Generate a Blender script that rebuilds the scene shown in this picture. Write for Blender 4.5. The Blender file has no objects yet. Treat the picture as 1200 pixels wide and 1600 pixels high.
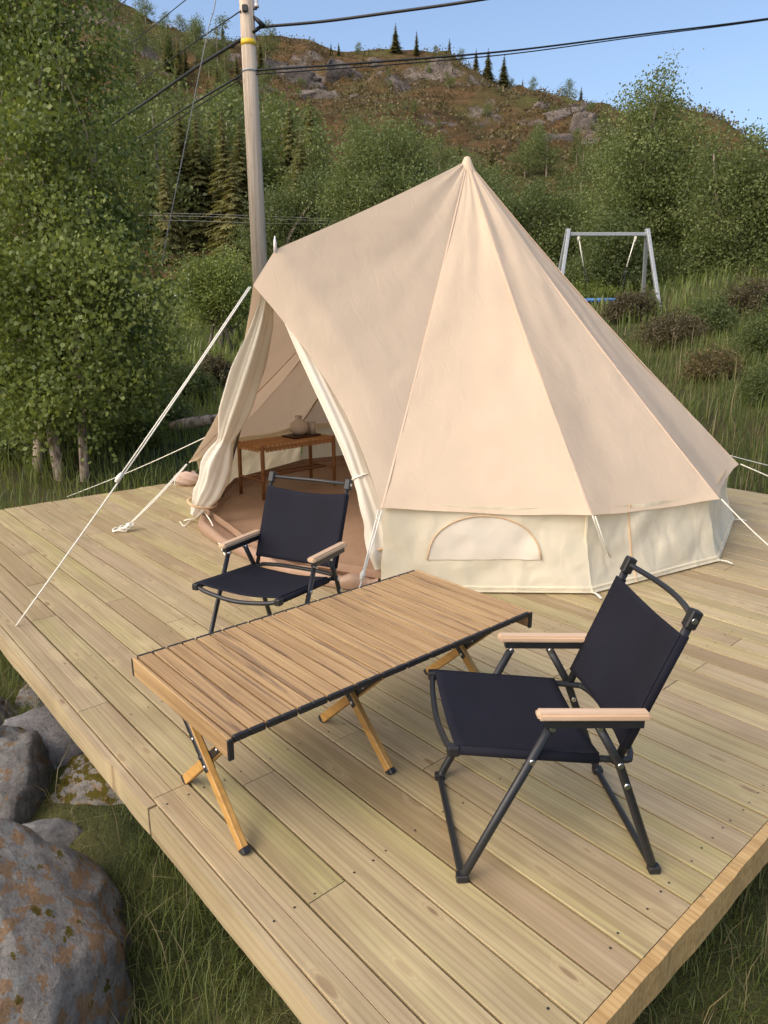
import bpy, bmesh, math, random
import numpy as np
from mathutils import Vector, Matrix
random.seed(7); RNG = np.random.default_rng(7)
scene = bpy.context.scene
COL = scene.collection

# ---------------------------------------------------------------- camera
CAM_H = 1.47                      # metres above the deck top (deck top is z = 0)
FPX = 1113.0                      # focal length in photo pixels (1600 tall)
TH = math.atan(300.0 / FPX)       # pitch down
cam_d = bpy.data.cameras.new('camera'); cam = bpy.data.objects.new('camera', cam_d); COL.objects.link(cam)
cam.location = (0, 0, CAM_H); cam.rotation_euler = (math.pi / 2 - TH, 0, 0)
cam_d.sensor_fit = 'VERTICAL'; cam_d.sensor_height = 24.0; cam_d.lens = 24.0 * FPX / 1600.0
cam_d.clip_start = 0.05; cam_d.clip_end = 2000
scene.camera = cam
scene.render.resolution_x = 768; scene.render.resolution_y = 1024

# ---------------------------------------------------------------- world, sun, exposure
SUN_DIR = Vector((-0.60, -0.46, 0.72)).normalized()      # towards the sun
world = bpy.data.worlds.new('World'); scene.world = world; world.use_nodes = True
wn = world.node_tree; wn.nodes.clear()
sky = wn.nodes.new('ShaderNodeTexSky'); sky.sky_type = 'NISHITA'; sky.sun_disc = False
sky.sun_elevation = math.asin(SUN_DIR.z); sky.sun_rotation = math.atan2(SUN_DIR.x, SUN_DIR.y)
sky.air_density = 1.0; sky.dust_density = 4.0; sky.ozone_density = 2.2
bg = wn.nodes.new('ShaderNodeBackground'); bg.inputs['Strength'].default_value = 0.15
wo = wn.nodes.new('ShaderNodeOutputWorld')
wn.links.new(sky.outputs[0], bg.inputs[0]); wn.links.new(bg.outputs[0], wo.inputs[0])
sun_d = bpy.data.lights.new('sun', 'SUN'); sun_o = bpy.data.objects.new('sun', sun_d); COL.objects.link(sun_o)
sun_d.energy = 1.08; sun_d.angle = math.radians(85); sun_d.color = (1.0, 0.77, 0.50)
sun_o.rotation_euler = SUN_DIR.to_track_quat('Z', 'Y').to_euler(); sun_o.location = (-20, -15, 20)
vs = scene.view_settings; vs.view_transform = 'Standard'; vs.look = 'None'; vs.gamma = 1.0; vs.exposure = 0.80
vs.use_curve_mapping = False

# ---------------------------------------------------------------- pixel -> place helpers (photo pixels, 1200 x 1600)
_c, _s = math.cos(TH), math.sin(TH)
def ray(x, y): return np.array([x - 600.0, FPX * _c + (800 - y) * _s, (800 - y) * _c - FPX * _s])
def at_z(x, y, z=0.0):
    d = ray(x, y); return np.array([0, 0, CAM_H]) + d * (z - CAM_H) / d[2]
def at_y(x, y, Y):
    d = ray(x, y); return np.array([0, 0, CAM_H]) + d * Y / d[1]
YAW = math.radians(-41.35)
DU = np.array([math.sin(YAW), math.cos(YAW)]); DV = np.array([DU[1], -DU[0]])     # deck directions: along boards, across boards
def uv(u, v, z=0.0): p = DU * u + DV * v; return np.array([p[0], p[1], z])

# ---------------------------------------------------------------- vectorised noise
def _hash(ix, iy, seed):
    h = (ix.astype(np.int64) * 374761393 + iy.astype(np.int64) * 668265263 + seed * 1442695041) & 0x7fffffff
    h = ((h ^ (h >> 13)) * 1274126177) & 0x7fffffff
    return ((h ^ (h >> 16)) & 0xffff) / 65535.0
def vnoise(x, y, seed=0):
    x = np.asarray(x, float); y = np.asarray(y, float)
    ix = np.floor(x); iy = np.floor(y); fx = x - ix; fy = y - iy
    fx = fx * fx * (3 - 2 * fx); fy = fy * fy * (3 - 2 * fy)
    a = _hash(ix, iy, seed); b = _hash(ix + 1, iy, seed); c = _hash(ix, iy + 1, seed); d = _hash(ix + 1, iy + 1, seed)
    return (a + (b - a) * fx) * (1 - fy) + (c + (d - c) * fx) * fy - 0.5
def fbm(x, y, oct=4, seed=0):
    r = 0; a = 1.0
    for o in range(oct):
        r = r + a * vnoise(np.asarray(x) * 2 ** o, np.asarray(y) * 2 ** o, seed + o * 17); a *= 0.5
    return r

# ---------------------------------------------------------------- materials
def nt(name):
    m = bpy.data.materials.new(name); m.use_nodes = True; t = m.node_tree; t.nodes.clear()
    out = t.nodes.new('ShaderNodeOutputMaterial'); b = t.nodes.new('ShaderNodeBsdfPrincipled')
    t.links.new(b.outputs[0], out.inputs[0]); return m, t, b, out
class N:
    def __init__(s, t): s.t = t
    def node(s, typ, **kw):
        n = s.t.nodes.new(typ)
        for k, v in kw.items(): setattr(n, k, v)
        return n
    def link(s, a, b): s.t.links.new(a, b)
    def coord(s, kind='Object'): return s.node('ShaderNodeTexCoord').outputs[kind]
    def mapping(s, vec, scale=(1, 1, 1), loc=None):
        n = s.node('ShaderNodeMapping'); s.link(vec, n.inputs[0]); n.inputs['Scale'].default_value = scale
        if loc is not None:
            if hasattr(loc, 'is_linked') or hasattr(loc, 'links'): s.link(loc, n.inputs['Location'])
            else: n.inputs['Location'].default_value = loc
        return n.outputs[0]
    def noise(s, vec, scale, detail=4, rough=0.55, dist=0.0, out='Fac'):
        n = s.node('ShaderNodeTexNoise'); s.link(vec, n.inputs['Vector'])
        n.inputs['Scale'].default_value = scale; n.inputs['Detail'].default_value = detail
        n.inputs['Roughness'].default_value = rough; n.inputs['Distortion'].default_value = dist
        return n.outputs[out]
    def voronoi(s, vec, scale, feature='F1', out='Distance', rnd=1.0):
        n = s.node('ShaderNodeTexVoronoi', feature=feature); s.link(vec, n.inputs['Vector'])
        n.inputs['Scale'].default_value = scale; n.inputs['Randomness'].default_value = rnd
        return n.outputs[out]
    def ramp(s, fac, stops, interp='LINEAR'):
        n = s.node('ShaderNodeValToRGB'); s.link(fac, n.inputs[0]); cr = n.color_ramp; cr.interpolation = interp
        while len(cr.elements) < len(stops): cr.elements.new(0.5)
        for e, (p, c) in zip(cr.elements, stops):
            e.position = p; e.color = (c[0], c[1], c[2], 1) if not isinstance(c, (int, float)) else (c, c, c, 1)
        return n.outputs[0]
    def mix(s, fac, a, b, mode='MIX'):
        n = s.node('ShaderNodeMix', data_type='RGBA', blend_type=mode)
        for sock, v in ((n.inputs[0], fac), (n.inputs[6], a), (n.inputs[7], b)):
            if hasattr(v, 'links'): s.link(v, sock)
            elif isinstance(v, (int, float)): sock.default_value = v
            else: sock.default_value = (v[0], v[1], v[2], 1)
        return n.outputs[2]
    def math(s, op, a, b=None, clamp=False):
        n = s.node('ShaderNodeMath', operation=op); n.use_clamp = clamp
        for i, v in enumerate((a, b)):
            if v is None: continue
            if hasattr(v, 'links'): s.link(v, n.inputs[i])
            else: n.inputs[i].default_value = v
        return n.outputs[0]
    def bump(s, h, strength, dist=0.01, normal=None):
        n = s.node('ShaderNodeBump'); s.link(h, n.inputs['Height']); n.inputs['Strength'].default_value = strength
        n.inputs['Distance'].default_value = dist
        if normal is not None: s.link(normal, n.inputs['Normal'])
        return n.outputs[0]
    def rnd(s): return s.node('ShaderNodeObjectInfo').outputs['Random']
    def rvec(s, k=40.0):
        r = s.rnd(); c = s.node('ShaderNodeCombineXYZ')
        s.link(s.math('MULTIPLY', r, k), c.inputs[0]); s.link(s.math('MULTIPLY', r, k * 2.3), c.inputs[1]); s.link(s.math('MULTIPLY', r, k * 3.7), c.inputs[2])
        return c.outputs[0]
    def addv(s, a, b):
        n = s.node('ShaderNodeVectorMath', operation='ADD'); s.link(a, n.inputs[0]); s.link(b, n.inputs[1]); return n.outputs[0]
def set_(b, color=None, rough=None, metal=None, normal=None, spec=None):
    t = b.id_data
    for nm, v in (('Base Color', color), ('Roughness', rough), ('Metallic', metal), ('Normal', normal), ('Specular IOR Level', spec)):
        if v is None: continue
        sk = b.inputs[nm]
        if hasattr(v, 'links'): t.links.new(v, sk)
        elif isinstance(v, (int, float)): sk.default_value = v
        else: sk.default_value = (v[0], v[1], v[2], 1)
def plain(name, col, rough=0.5, metal=0.0, nscale=40.0, var=0.15, bump=0.1):
    m, t, b, o = nt(name); n = N(t); co = n.coord()
    f = n.noise(co, nscale, 5); c = n.mix(n.ramp(f, [(0.3, 0), (0.7, 1)]), [x * (1 - var) for x in col], [min(1, x * (1 + var)) for x in col])
    set_(b, c, rough, metal, n.bump(f, bump, 0.003)); return m

def wood_plank(name, ca, cb, dark, knot=True, rough=0.62, spec=0.35, gscale=1.0, streak=None, kn_col=(0.17, 0.095, 0.05), tints=None):
    m, t, b, o = nt(name); n = N(t); co = n.addv(n.coord(), n.rvec(30)); r = n.rnd()
    g1 = n.noise(n.mapping(co, (1.6 * gscale, 45 * gscale, 45 * gscale)), 1.0, 6, 0.6, 0.3)
    g2 = n.noise(n.mapping(co, (0.7 * gscale, 9 * gscale, 9 * gscale)), 1.0, 3, 0.5, 0.6)
    warp = n.noise(n.mapping(co, (1.0, 5, 5)), 1.3, 3, 0.5, 0)
    wv = n.node('ShaderNodeTexWave', wave_type='BANDS', bands_direction='Y'); wv.inputs['Scale'].default_value = 17 * gscale
    wv.inputs['Distortion'].default_value = 7.0; wv.inputs['Detail'].default_value = 2.0; wv.inputs['Detail Scale'].default_value = 0.6
    n.link(n.mapping(co, (0.10, 1, 1)), wv.inputs['Vector'])
    base = n.mix(r, ca, cb)
    if tints is not None: base = n.ramp(n.math('FRACT', n.math('MULTIPLY', r, 7.31)), [(i / (len(tints) - 1), c_) for i, c_ in enumerate(tints)])
    base = n.mix(n.ramp(g2, [(0.35, 0), (0.65, 1)]), base, n.mix(0.5, base, cb))
    base = n.mix(n.math('MULTIPLY', n.ramp(wv.outputs['Fac'], [(0.55, 0), (0.98, 1)]), 0.36), base, dark)
    base = n.mix(n.math('MULTIPLY', n.ramp(g1, [(0.46, 0), (0.68, 1)]), 0.58), base, dark)
    base = n.mix(n.math('MULTIPLY', n.ramp(g1, [(0.25, 1), (0.45, 0)]), 0.30), base, [min(1, x * 1.3) for x in ca])
    if streak is not None:
        s1 = n.noise(n.mapping(co, (0.9, 16, 16)), 1.0, 4, 0.6, 1.6)
        base = n.mix(n.math('MULTIPLY', n.ramp(s1, [(0.56, 0), (0.63, 1), (0.66, 0.2), (0.8, 0)]), 0.75), base, streak)
    if knot:
        kv = n.mapping(n.addv(co, n.mapping(co, (0, 0, 0))), (3.4, 11.0, 0.0))
        vor = n.node('ShaderNodeTexVoronoi', voronoi_dimensions='2D'); n.link(kv, vor.inputs['Vector']); vor.inputs['Scale'].default_value = 1.0
        kd = n.math('ADD', vor.outputs['Distance'], n.math('MULTIPLY', n.math('SUBTRACT', warp, 0.5), 0.35))
        sep = n.node('ShaderNodeSeparateColor'); n.link(vor.outputs['Color'], sep.inputs[0])
        pick = n.math('GREATER_THAN', sep.outputs[0], 0.72)
        halo = n.math('MULTIPLY', n.ramp(kd, [(0.06, 1), (0.30, 0)]), pick)
        base = n.mix(n.math('MULTIPLY', halo, 0.45), base, [min(1, x * 1.25) for x in ca])
        ring = n.math('MULTIPLY', n.ramp(kd, [(0.05, 1), (0.085, 0.55), (0.10, 0.0), (0.13, 0.35), (0.16, 0)]), pick)
        base = n.mix(n.math('MULTIPLY', ring, n.math('MULTIPLY', sep.outputs[1], 0.8)), base, kn_col)
    stain = n.noise(co, 1.4, 4, 0.6, 0)
    base = n.mix(n.math('MULTIPLY', n.ramp(stain, [(0.45, 0), (0.75, 1)]), 0.38), base, [x * 0.62 for x in dark])
    set_(b, base, n.ramp(g1, [(0.2, rough - 0.12), (0.8, rough + 0.12)]), 0.0, n.bump(g1, 0.35, 0.002), spec); return m

M = {}
M['deck'] = wood_plank('deck_wood', (0.47, 0.375, 0.205), (0.46, 0.345, 0.235), (0.25, 0.175, 0.095), tints=[(0.355, 0.32, 0.135), (0.44, 0.365, 0.17), (0.385, 0.32, 0.185), (0.275, 0.205, 0.095), (0.47, 0.40, 0.20), (0.335, 0.265, 0.145), (0.42, 0.37, 0.165)])
M['fascia'] = wood_plank('fascia_wood', (0.52, 0.36, 0.16), (0.50, 0.33, 0.14), (0.28, 0.15, 0.05))
M['slat'] = wood_plank('slat_wood', (0.47, 0.315, 0.15), (0.41, 0.265, 0.125), (0.22, 0.125, 0.06), knot=False, rough=0.5, gscale=1.3, streak=(0.10, 0.06, 0.05))
M['leg_wood'] = wood_plank('leg_wood', (0.53, 0.30, 0.085), (0.50, 0.28, 0.08), (0.30, 0.15, 0.04), knot=False, rough=0.45)
M['beech'] = wood_plank('beech_wood', (0.66, 0.485, 0.33), (0.64, 0.465, 0.31), (0.47, 0.31, 0.19), knot=False, rough=0.45)
M['teak'] = wood_plank('teak_wood', (0.33, 0.16, 0.065), (0.30, 0.14, 0.055), (0.16, 0.07, 0.03), knot=False, rough=0.5)
M['dark_wood'] = wood_plank('dark_wood', (0.09, 0.04, 0.025), (0.08, 0.035, 0.02), (0.04, 0.02, 0.01), knot=False)
m, t, b, o = nt('pole_wood'); n = N(t); co = n.coord(); f = n.noise(n.mapping(co, (30, 30, 0.9)), 1.0, 5, 0.65, 0.4); f2 = n.noise(n.mapping(co, (60, 60, 8)), 1.0, 4, 0.7)
c = n.ramp(f, [(0.3, (0.38, 0.30, 0.22)), (0.6, (0.66, 0.55, 0.43))]); c = n.mix(n.ramp(f2, [(0.62, 0), (0.7, 0.8)]), c, (0.17, 0.12, 0.085)); set_(b, c, 0.85, 0, n.bump(f, 0.5, 0.01), 0.15); M['pole_wood'] = m
M['black_metal'] = plain('black_metal', (0.016, 0.017, 0.019), 0.42, 0.0, 120, 0.2, 0.05)
M['black_plastic'] = plain('black_plastic', (0.014, 0.014, 0.015), 0.5)
M['steel'] = plain('steel', (0.62, 0.62, 0.62), 0.3, 1.0)
M['galv'] = plain('galvanised_steel', (0.34, 0.36, 0.37), 0.5, 0.3, 20)
M['rope'] = plain('rope', (0.80, 0.77, 0.66), 0.8, 0, 300, 0.2, 0.4)
M['cable'] = plain('cable', (0.012, 0.013, 0.014), 0.6)
M['wire'] = plain('wire', (0.28, 0.27, 0.25), 0.6, 0.0)
M['yellow'] = plain('yellow_tape', (0.85, 0.55, 0.03), 0.5)
M['porcelain'] = plain('porcelain', (0.75, 0.68, 0.66), 0.25)
M['blue'] = plain('blue_rubber', (0.05, 0.17, 0.42), 0.6)
M['pole_green'] = plain('tent_pole', (0.10, 0.10, 0.075), 0.45, 0.3)
M['tan_trim'] = plain('tan_trim', (0.62, 0.42, 0.24), 0.8, 0, 200, 0.15, 0.3)

def fabric(name, col, rough=0.85, weave=900.0, bump=0.25):
    m, t, b, o = nt(name); n = N(t); co = n.coord()
    w = n.noise(co, weave, 2); f = n.noise(co, 7, 4, 0.6)
    c = n.mix(n.ramp(f, [(0.3, 0), (0.7, 1)]), [x * 0.85 for x in col], [x * 1.15 for x in col])
    nb = n.bump(f, 0.25, 0.012); set_(b, c, rough, 0, n.bump(w, bump, 0.001, nb), 0.3)
    b.inputs['Sheen Weight'].default_value = 0.0; return m
M['navy'] = fabric('navy_fabric', (0.0065, 0.0068, 0.0135))
M['weave'] = fabric('webbing', (0.40, 0.21, 0.085), 0.75)
M['sack'] = fabric('sack_canvas', (0.50, 0.36, 0.28))

def canvas(name, col, transl=0.30, wr=0.5, wscale=(3.0, 3.0, 3.0), stain=None, crumple=0.0, crease=0.0):
    m, t, b, o = nt(name); n = N(t); co = n.coord()
    f1 = n.noise(n.mapping(co, wscale), 1.0, 1.5, 0.45, 0.5); f2 = n.noise(co, 2.2, 3, 0.5, 0.4); f3 = n.noise(co, 700, 2)
    c = n.mix(n.ramp(f2, [(0.3, 0), (0.7, 1)]), [x * 0.96 for x in col], [min(1, x * 1.04) for x in col])
    if stain is not None: c = n.mix(n.math('MULTIPLY', n.ramp(n.noise(co, 1.1, 4, 0.6), [(0.5, 0), (0.75, 1)]), 0.25), c, stain)
    nb = n.bump(f1, wr, 0.05)
    if crumple > 0:
        cr = n.voronoi(n.addv(co, n.mapping(n.noise(co, 3.0, 3, 0.6, 0, 'Color'), (0.25, 0.25, 0.25))), 4.0, 'F1', 'Distance')
        nb = n.bump(cr, crumple, 0.04, nb)
    if crease > 0:
        ve = n.voronoi(n.addv(co, n.mapping(n.noise(co, 1.2, 2, 0.5, 0, 'Color'), (0.5, 0.5, 0.5))), 1.15, 'DISTANCE_TO_EDGE', 'Distance')
        nb = n.bump(n.ramp(ve, [(0.0, 0), (0.05, 1)]), crease * 0.16, 0.006, nb)
        st = n.noise(n.mapping(co, (9, 9, 1.5)), 1.0, 3, 0.5, 1.2); nb = n.bump(st, crease * 0.9, 0.014, nb)
    nb = n.bump(f3, 0.25, 0.001, nb)
    set_(b, c, 0.85, 0, nb, 0.2)
    tr = n.node('ShaderNodeBsdfTranslucent'); n.link(c, tr.inputs[0]); n.link(nb, tr.inputs['Normal'])
    mx = n.node('ShaderNodeMixShader'); mx.inputs[0].default_value = transl
    n.link(b.outputs[0], mx.inputs[1]); n.link(tr.outputs[0], mx.inputs[2]); n.link(mx.outputs[0], o.inputs[0]); return m
M['roof'] = canvas('roof_canvas', (0.715, 0.575, 0.42), 0.24, 0.28, (2.6, 2.6, 3.4), stain=(0.70, 0.55, 0.385), crumple=0.0, crease=0.26)
M['wall'] = canvas('wall_canvas', (0.845, 0.775, 0.585), 0.30, 0.8, (5, 5, 4), crumple=0.35)
M['flap'] = canvas('flap_canvas', (0.83, 0.78, 0.67), 0.30, 0.3, (5, 5, 2))
M['seam'] = canvas('seam_canvas', (0.66, 0.50, 0.37), 0.15, 0.2)
M['screen'] = canvas('window_mesh', (0.80, 0.73, 0.60), 0.25, 0.4, (4, 4, 4))
m, t, b, o = nt('groundsheet'); n = N(t); co = n.coord(); f = n.noise(co, 3, 4, 0.55, 0.6)
set_(b, n.mix(f, (0.27, 0.17, 0.112), (0.37, 0.245, 0.165)), 0.5, 0, n.bump(f, 0.5, 0.03), 0.4); M['floor'] = m

def leaf_mat(name, dark, light, transl=0.35, rough=0.5, spec=0.35):
    m, t, b, o = nt(name); n = N(t)
    a = n.node('ShaderNodeAttribute', attribute_name='v', attribute_type='GEOMETRY')
    c = n.mix(a.outputs['Fac'], dark, light); c = n.mix(n.math('MULTIPLY', n.rnd(), 0.35), c, [x * 0.72 for x in dark])
    set_(b, c, rough, 0, None, spec)
    tr = n.node('ShaderNodeBsdfTranslucent'); n.link(n.mix(0.5, c, (light[0] * 1.3, light[1] * 1.3, light[2] * 0.6)), tr.inputs[0])
    mx = n.node('ShaderNodeMixShader'); mx.inputs[0].default_value = transl
    n.link(b.outputs[0], mx.inputs[1]); n.link(tr.outputs[0], mx.inputs[2]); n.link(mx.outputs[0], o.inputs[0]); return m
M['leaf_birch'] = leaf_mat('birch_leaves', (0.062, 0.100, 0.024), (0.265, 0.31, 0.080))
M['leaf_birch2'] = leaf_mat('birch_leaves_far', (0.060, 0.092, 0.028), (0.225, 0.262, 0.085))
M['leaf_dark'] = leaf_mat('dark_leaves', (0.046, 0.074, 0.024), (0.175, 0.210, 0.066))
M['needles'] = leaf_mat('spruce_needles', (0.080, 0.088, 0.034), (0.27, 0.25, 0.095), 0.3)
M['scrub'] = leaf_mat('hill_scrub', (0.060, 0.050, 0.020), (0.19, 0.145, 0.058), 0.2)
M['grass'] = leaf_mat('grass_blades', (0.075, 0.110, 0.026), (0.25, 0.285, 0.085), 0.45)
M['drygrass'] = leaf_mat('dry_grass', (0.14, 0.12, 0.055), (0.34, 0.28, 0.14), 0.3)
M['heather'] = leaf_mat('heather_twigs', (0.048, 0.042, 0.020), (0.145, 0.115, 0.055), 0.2)
M['fern'] = leaf_mat('bright_leaves', (0.09, 0.13, 0.02), (0.22, 0.25, 0.05))
def bark(name, a, b_, sc=12):
    m, t, b, o = nt(name); n = N(t); co = n.coord(); f = n.noise(n.mapping(co, (1, 1, 0.35)), sc, 5, 0.65)
    set_(b, n.ramp(f, [(0.38, b_), (0.55, a)]), 0.85, 0, n.bump(f, 0.6, 0.02), 0.2); return m
M['bark'] = bark('birch_bark', (0.42, 0.34, 0.27), (0.10, 0.07, 0.05))
M['bark_mid'] = bark('grey_bark', (0.24, 0.20, 0.16), (0.08, 0.06, 0.045))
M['bark_dark'] = bark('dark_bark', (0.13, 0.09, 0.06), (0.05, 0.035, 0.025))

m, t, b, o = nt('ground_soil'); n = N(t); co = n.coord(); f = n.noise(co, 2.5, 6, 0.65); f2 = n.noise(co, 0.35, 4)
c = n.mix(n.ramp(f, [(0.35, 0), (0.65, 1)]), (0.030, 0.040, 0.013), (0.085, 0.085, 0.032)); c = n.mix(n.ramp(f2, [(0.5, 0), (0.7, 0.6)]), c, (0.075, 0.055, 0.028))
set_(b, c, 0.95, 0, n.bump(n.noise(co, 18, 5, 0.7), 0.8, 0.06), 0.15); M['ground'] = m

m, t, b, o = nt('hill_cover'); n = N(t); co = n.coord()
f = n.noise(co, 0.09, 6, 0.62); f2 = n.noise(co, 0.45, 6, 0.7); f3 = n.noise(co, 0.03, 4)
c = n.mix(n.ramp(f2, [(0.35, 0), (0.65, 1)]), (0.065, 0.045, 0.020), (0.19, 0.117, 0.054))
c = n.mix(n.ramp(f, [(0.47, 0), (0.62, 0.8)]), c, (0.115, 0.12, 0.040))
geo = n.node('ShaderNodeNewGeometry'); sp = n.node('ShaderNodeSeparateXYZ'); n.link(geo.outputs['Normal'], sp.inputs[0])
rk = n.math('ADD', sp.outputs[2], n.math('MULTIPLY', n.math('SUBTRACT', f2, 0.5), 0.55))
rock_c = n.mix(n.ramp(n.noise(n.mapping(co, (1, 1, 0.3)), 0.5, 6, 0.7), [(0.35, 0), (0.65, 1)]), (0.10, 0.085, 0.075), (0.34, 0.28, 0.235))
c = n.mix(n.ramp(rk, [(0.60, 1), (0.69, 0)]), c, rock_c)
set_(b, c, 0.95, 0, n.bump(n.noise(co, 0.9, 7, 0.75), 1.0, 1.2), 0.1); M['hill'] = m

def rock_mat(name, lichen, moss, base=((0.215, 0.20, 0.18), (0.47, 0.44, 0.395))):
    m, t, b, o = nt(name); n = N(t); co = n.addv(n.coord(), n.rvec(11)); f = n.noise(co, 9, 7, 0.68); f2 = n.noise(co, 34, 6, 0.7)
    c = n.mix(n.ramp(f, [(0.32, 0), (0.68, 1)]), base[0], base[1]); c = n.mix(n.ramp(f2, [(0.56, 0), (0.70, 0.55)]), c, (0.06, 0.06, 0.06))
    c = n.mix(n.ramp(n.noise(co, 45, 4, 0.6), [(0.60, 0), (0.66, 0.7)]), c, (0.42, 0.43, 0.40))
    wob = n.math('MULTIPLY', n.math('SUBTRACT', n.noise(co, 22, 5, 0.7), 0.5), 0.20)
    if lichen > 0:
        l1 = n.math('ADD', n.noise(co, 7.5, 3, 0.6), wob)
        c = n.mix(n.math('MULTIPLY', n.ramp(l1, [(0.62 - 0.2 * lichen, 0), (0.64 - 0.2 * lichen, 1)]), 0.85), c, n.mix(f2, (0.44, 0.265, 0.12), (0.34, 0.215, 0.12)))
        l2 = n.math('ADD', n.noise(n.mapping(co, (1, 1, 1), (7.3, 2.2, 9.1)), 7.0, 3, 0.55), wob)
        c = n.mix(n.ramp(l2, [(0.60, 0), (0.625, 0.8)]), c, (0.36, 0.37, 0.34))
    if moss > 0:
        nz = n.node('ShaderNodeNewGeometry'); sx = n.node('ShaderNodeSeparateXYZ'); n.link(nz.outputs['Normal'], sx.inputs[0])
        mm = n.math('ADD', n.noise(n.mapping(co, (1, 1, 1), (3.1, 8.2, 1.7)), 5.0, 4, 0.6), n.math('MULTIPLY', sx.outputs[2], 0.06))
        c = n.mix(n.ramp(mm, [(0.72 - 0.22 * moss, 0), (0.75 - 0.22 * moss, 1)]), c, n.mix(f2, (0.10, 0.085, 0.012), (0.20, 0.155, 0.025)))
    set_(b, c, 0.9, 0, n.bump(f2, 1.0, 0.035, n.bump(f, 0.9, 0.09)), 0.2); return m
M['rock_lichen'] = rock_mat('lichen_rock', 0.42, 0.25)
M['rock_grey'] = rock_mat('grey_rock', 0, 0, ((0.28, 0.27, 0.265), (0.45, 0.44, 0.43)))
M['rock_moss'] = rock_mat('moss_rock', 0.2, 0.9)
M['rock_cliff'] = rock_mat('cliff_rock', 0, 0, ((0.065, 0.052, 0.043), (0.21, 0.172, 0.145)))
M['rock_mix'] = rock_mat('mixed_rock', 0.2, 0.15)
m, t, b, o = nt('glass'); b.inputs['Transmission Weight'].default_value = 1.0; set_(b, (0.95, 0.88, 0.78), 0.22); b.inputs['Transmission Weight'].default_value = 0.55; b.inputs['IOR'].default_value = 1.45; M['glass'] = m
M['road'] = plain('gravel', (0.42, 0.42, 0.40), 0.9, 0, 8, 0.2, 0.3)
M['white_paint'] = plain('white_paint', (0.75, 0.75, 0.72), 0.6)

# ---------------------------------------------------------------- mesh helpers
def link(name, verts, faces, mat, parent=None, smooth=False, attr=None):
    me = bpy.data.meshes.new(name); me.from_pydata([tuple(map(float, v)) for v in verts], [], [tuple(f) for f in faces]); me.update()
    if attr is not None:
        a = me.attributes.new('v', 'FLOAT', 'FACE'); a.data.foreach_set('value', np.asarray(attr, np.float32))
    me.materials.append(M[mat])
    if smooth: me.polygons.foreach_set('use_smooth', [True] * len(me.polygons))
    o = bpy.data.objects.new(name, me); COL.objects.link(o)
    if parent is not None: o.parent = parent
    return o
def fast_mesh(name, V, F, mat, parent=None, attr=None, smooth=False):
    """V (n,3) array, F (m,k) int array of equal-sized faces"""
    me = bpy.data.meshes.new(name); k = F.shape[1]
    me.vertices.add(len(V)); me.vertices.foreach_set('co', np.asarray(V, np.float32).ravel())
    me.loops.add(F.size); me.loops.foreach_set('vertex_index', F.astype(np.int32).ravel())
    me.polygons.add(len(F)); me.polygons.foreach_set('loop_start', (np.arange(len(F)) * k).astype(np.int32))
    me.update(calc_edges=True)
    if smooth: me.polygons.foreach_set('use_smooth', np.ones(len(F), bool))
    if attr is not None:
        a = me.attributes.new('v', 'FLOAT', 'FACE'); a.data.foreach_set('value', np.asarray(attr, np.float32))
    me.materials.append(M[mat]); me.validate()
    o = bpy.data.objects.new(name, me); COL.objects.link(o)
    if parent is not None: o.parent = parent
    return o
def tag(o, label, cat, group=None, kind=None):
    if label: o['label'] = label
    if cat: o['category'] = cat
    if group: o['group'] = group
    if kind: o['kind'] = kind
    return o
def empty(name, loc=(0, 0, 0), rz=0.0):
    o = bpy.data.objects.new(name, None); COL.objects.link(o); o.location = loc; o.rotation_euler = (0, 0, rz); o.empty_display_size = 0.1; return o
def box_bm(bm, x0, x1, y0, y1, z0, z1):
    vs_ = [bm.verts.new(p) for p in ((x0, y0, z0), (x1, y0, z0), (x1, y1, z0), (x0, y1, z0), (x0, y0, z1), (x1, y0, z1), (x1, y1, z1), (x0, y1, z1))]
    for f in ((0, 3, 2, 1), (4, 5, 6, 7), (0, 1, 5, 4), (1, 2, 6, 5), (2, 3, 7, 6), (3, 0, 4, 7)): bm.faces.new([vs_[i] for i in f])
def box(name, x0, x1, y0, y1, z0, z1, mat, parent=None, bevel=0.0, seg=1, label=None):
    bm = bmesh.new(); box_bm(bm, x0, x1, y0, y1, z0, z1)
    if bevel > 0: bmesh.ops.bevel(bm, geom=bm.edges[:], offset=bevel, segments=seg, affect='EDGES', profile=0.5)
    me = bpy.data.meshes.new(name); bm.to_mesh(me); bm.free(); me.materials.append(M[mat])
    o = bpy.data.objects.new(name, me); COL.objects.link(o)
    if parent is not None: o.parent = parent
    return o
def smooth_path(pts, n=4, closed=False):
    P = [np.array(p, float) for p in pts]; out = []
    m_ = len(P); rng = range(m_ if closed else m_ - 1)
    for i in rng:
        p0 = P[(i - 1) % m_] if (closed or i > 0) else 2 * P[0] - P[1]; p1 = P[i]; p2 = P[(i + 1) % m_]
        p3 = P[(i + 2) % m_] if (closed or i + 2 < m_) else 2 * P[-1] - P[-2]
        for k in range(n):
            t_ = k / n
            out.append(0.5 * ((2 * p1) + (-p0 + p2) * t_ + (2 * p0 - 5 * p1 + 4 * p2 - p3) * t_ ** 2 + (-p0 + 3 * p1 - 3 * p2 + p3) * t_ ** 3))
    if not closed: out.append(P[-1])
    return out
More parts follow.
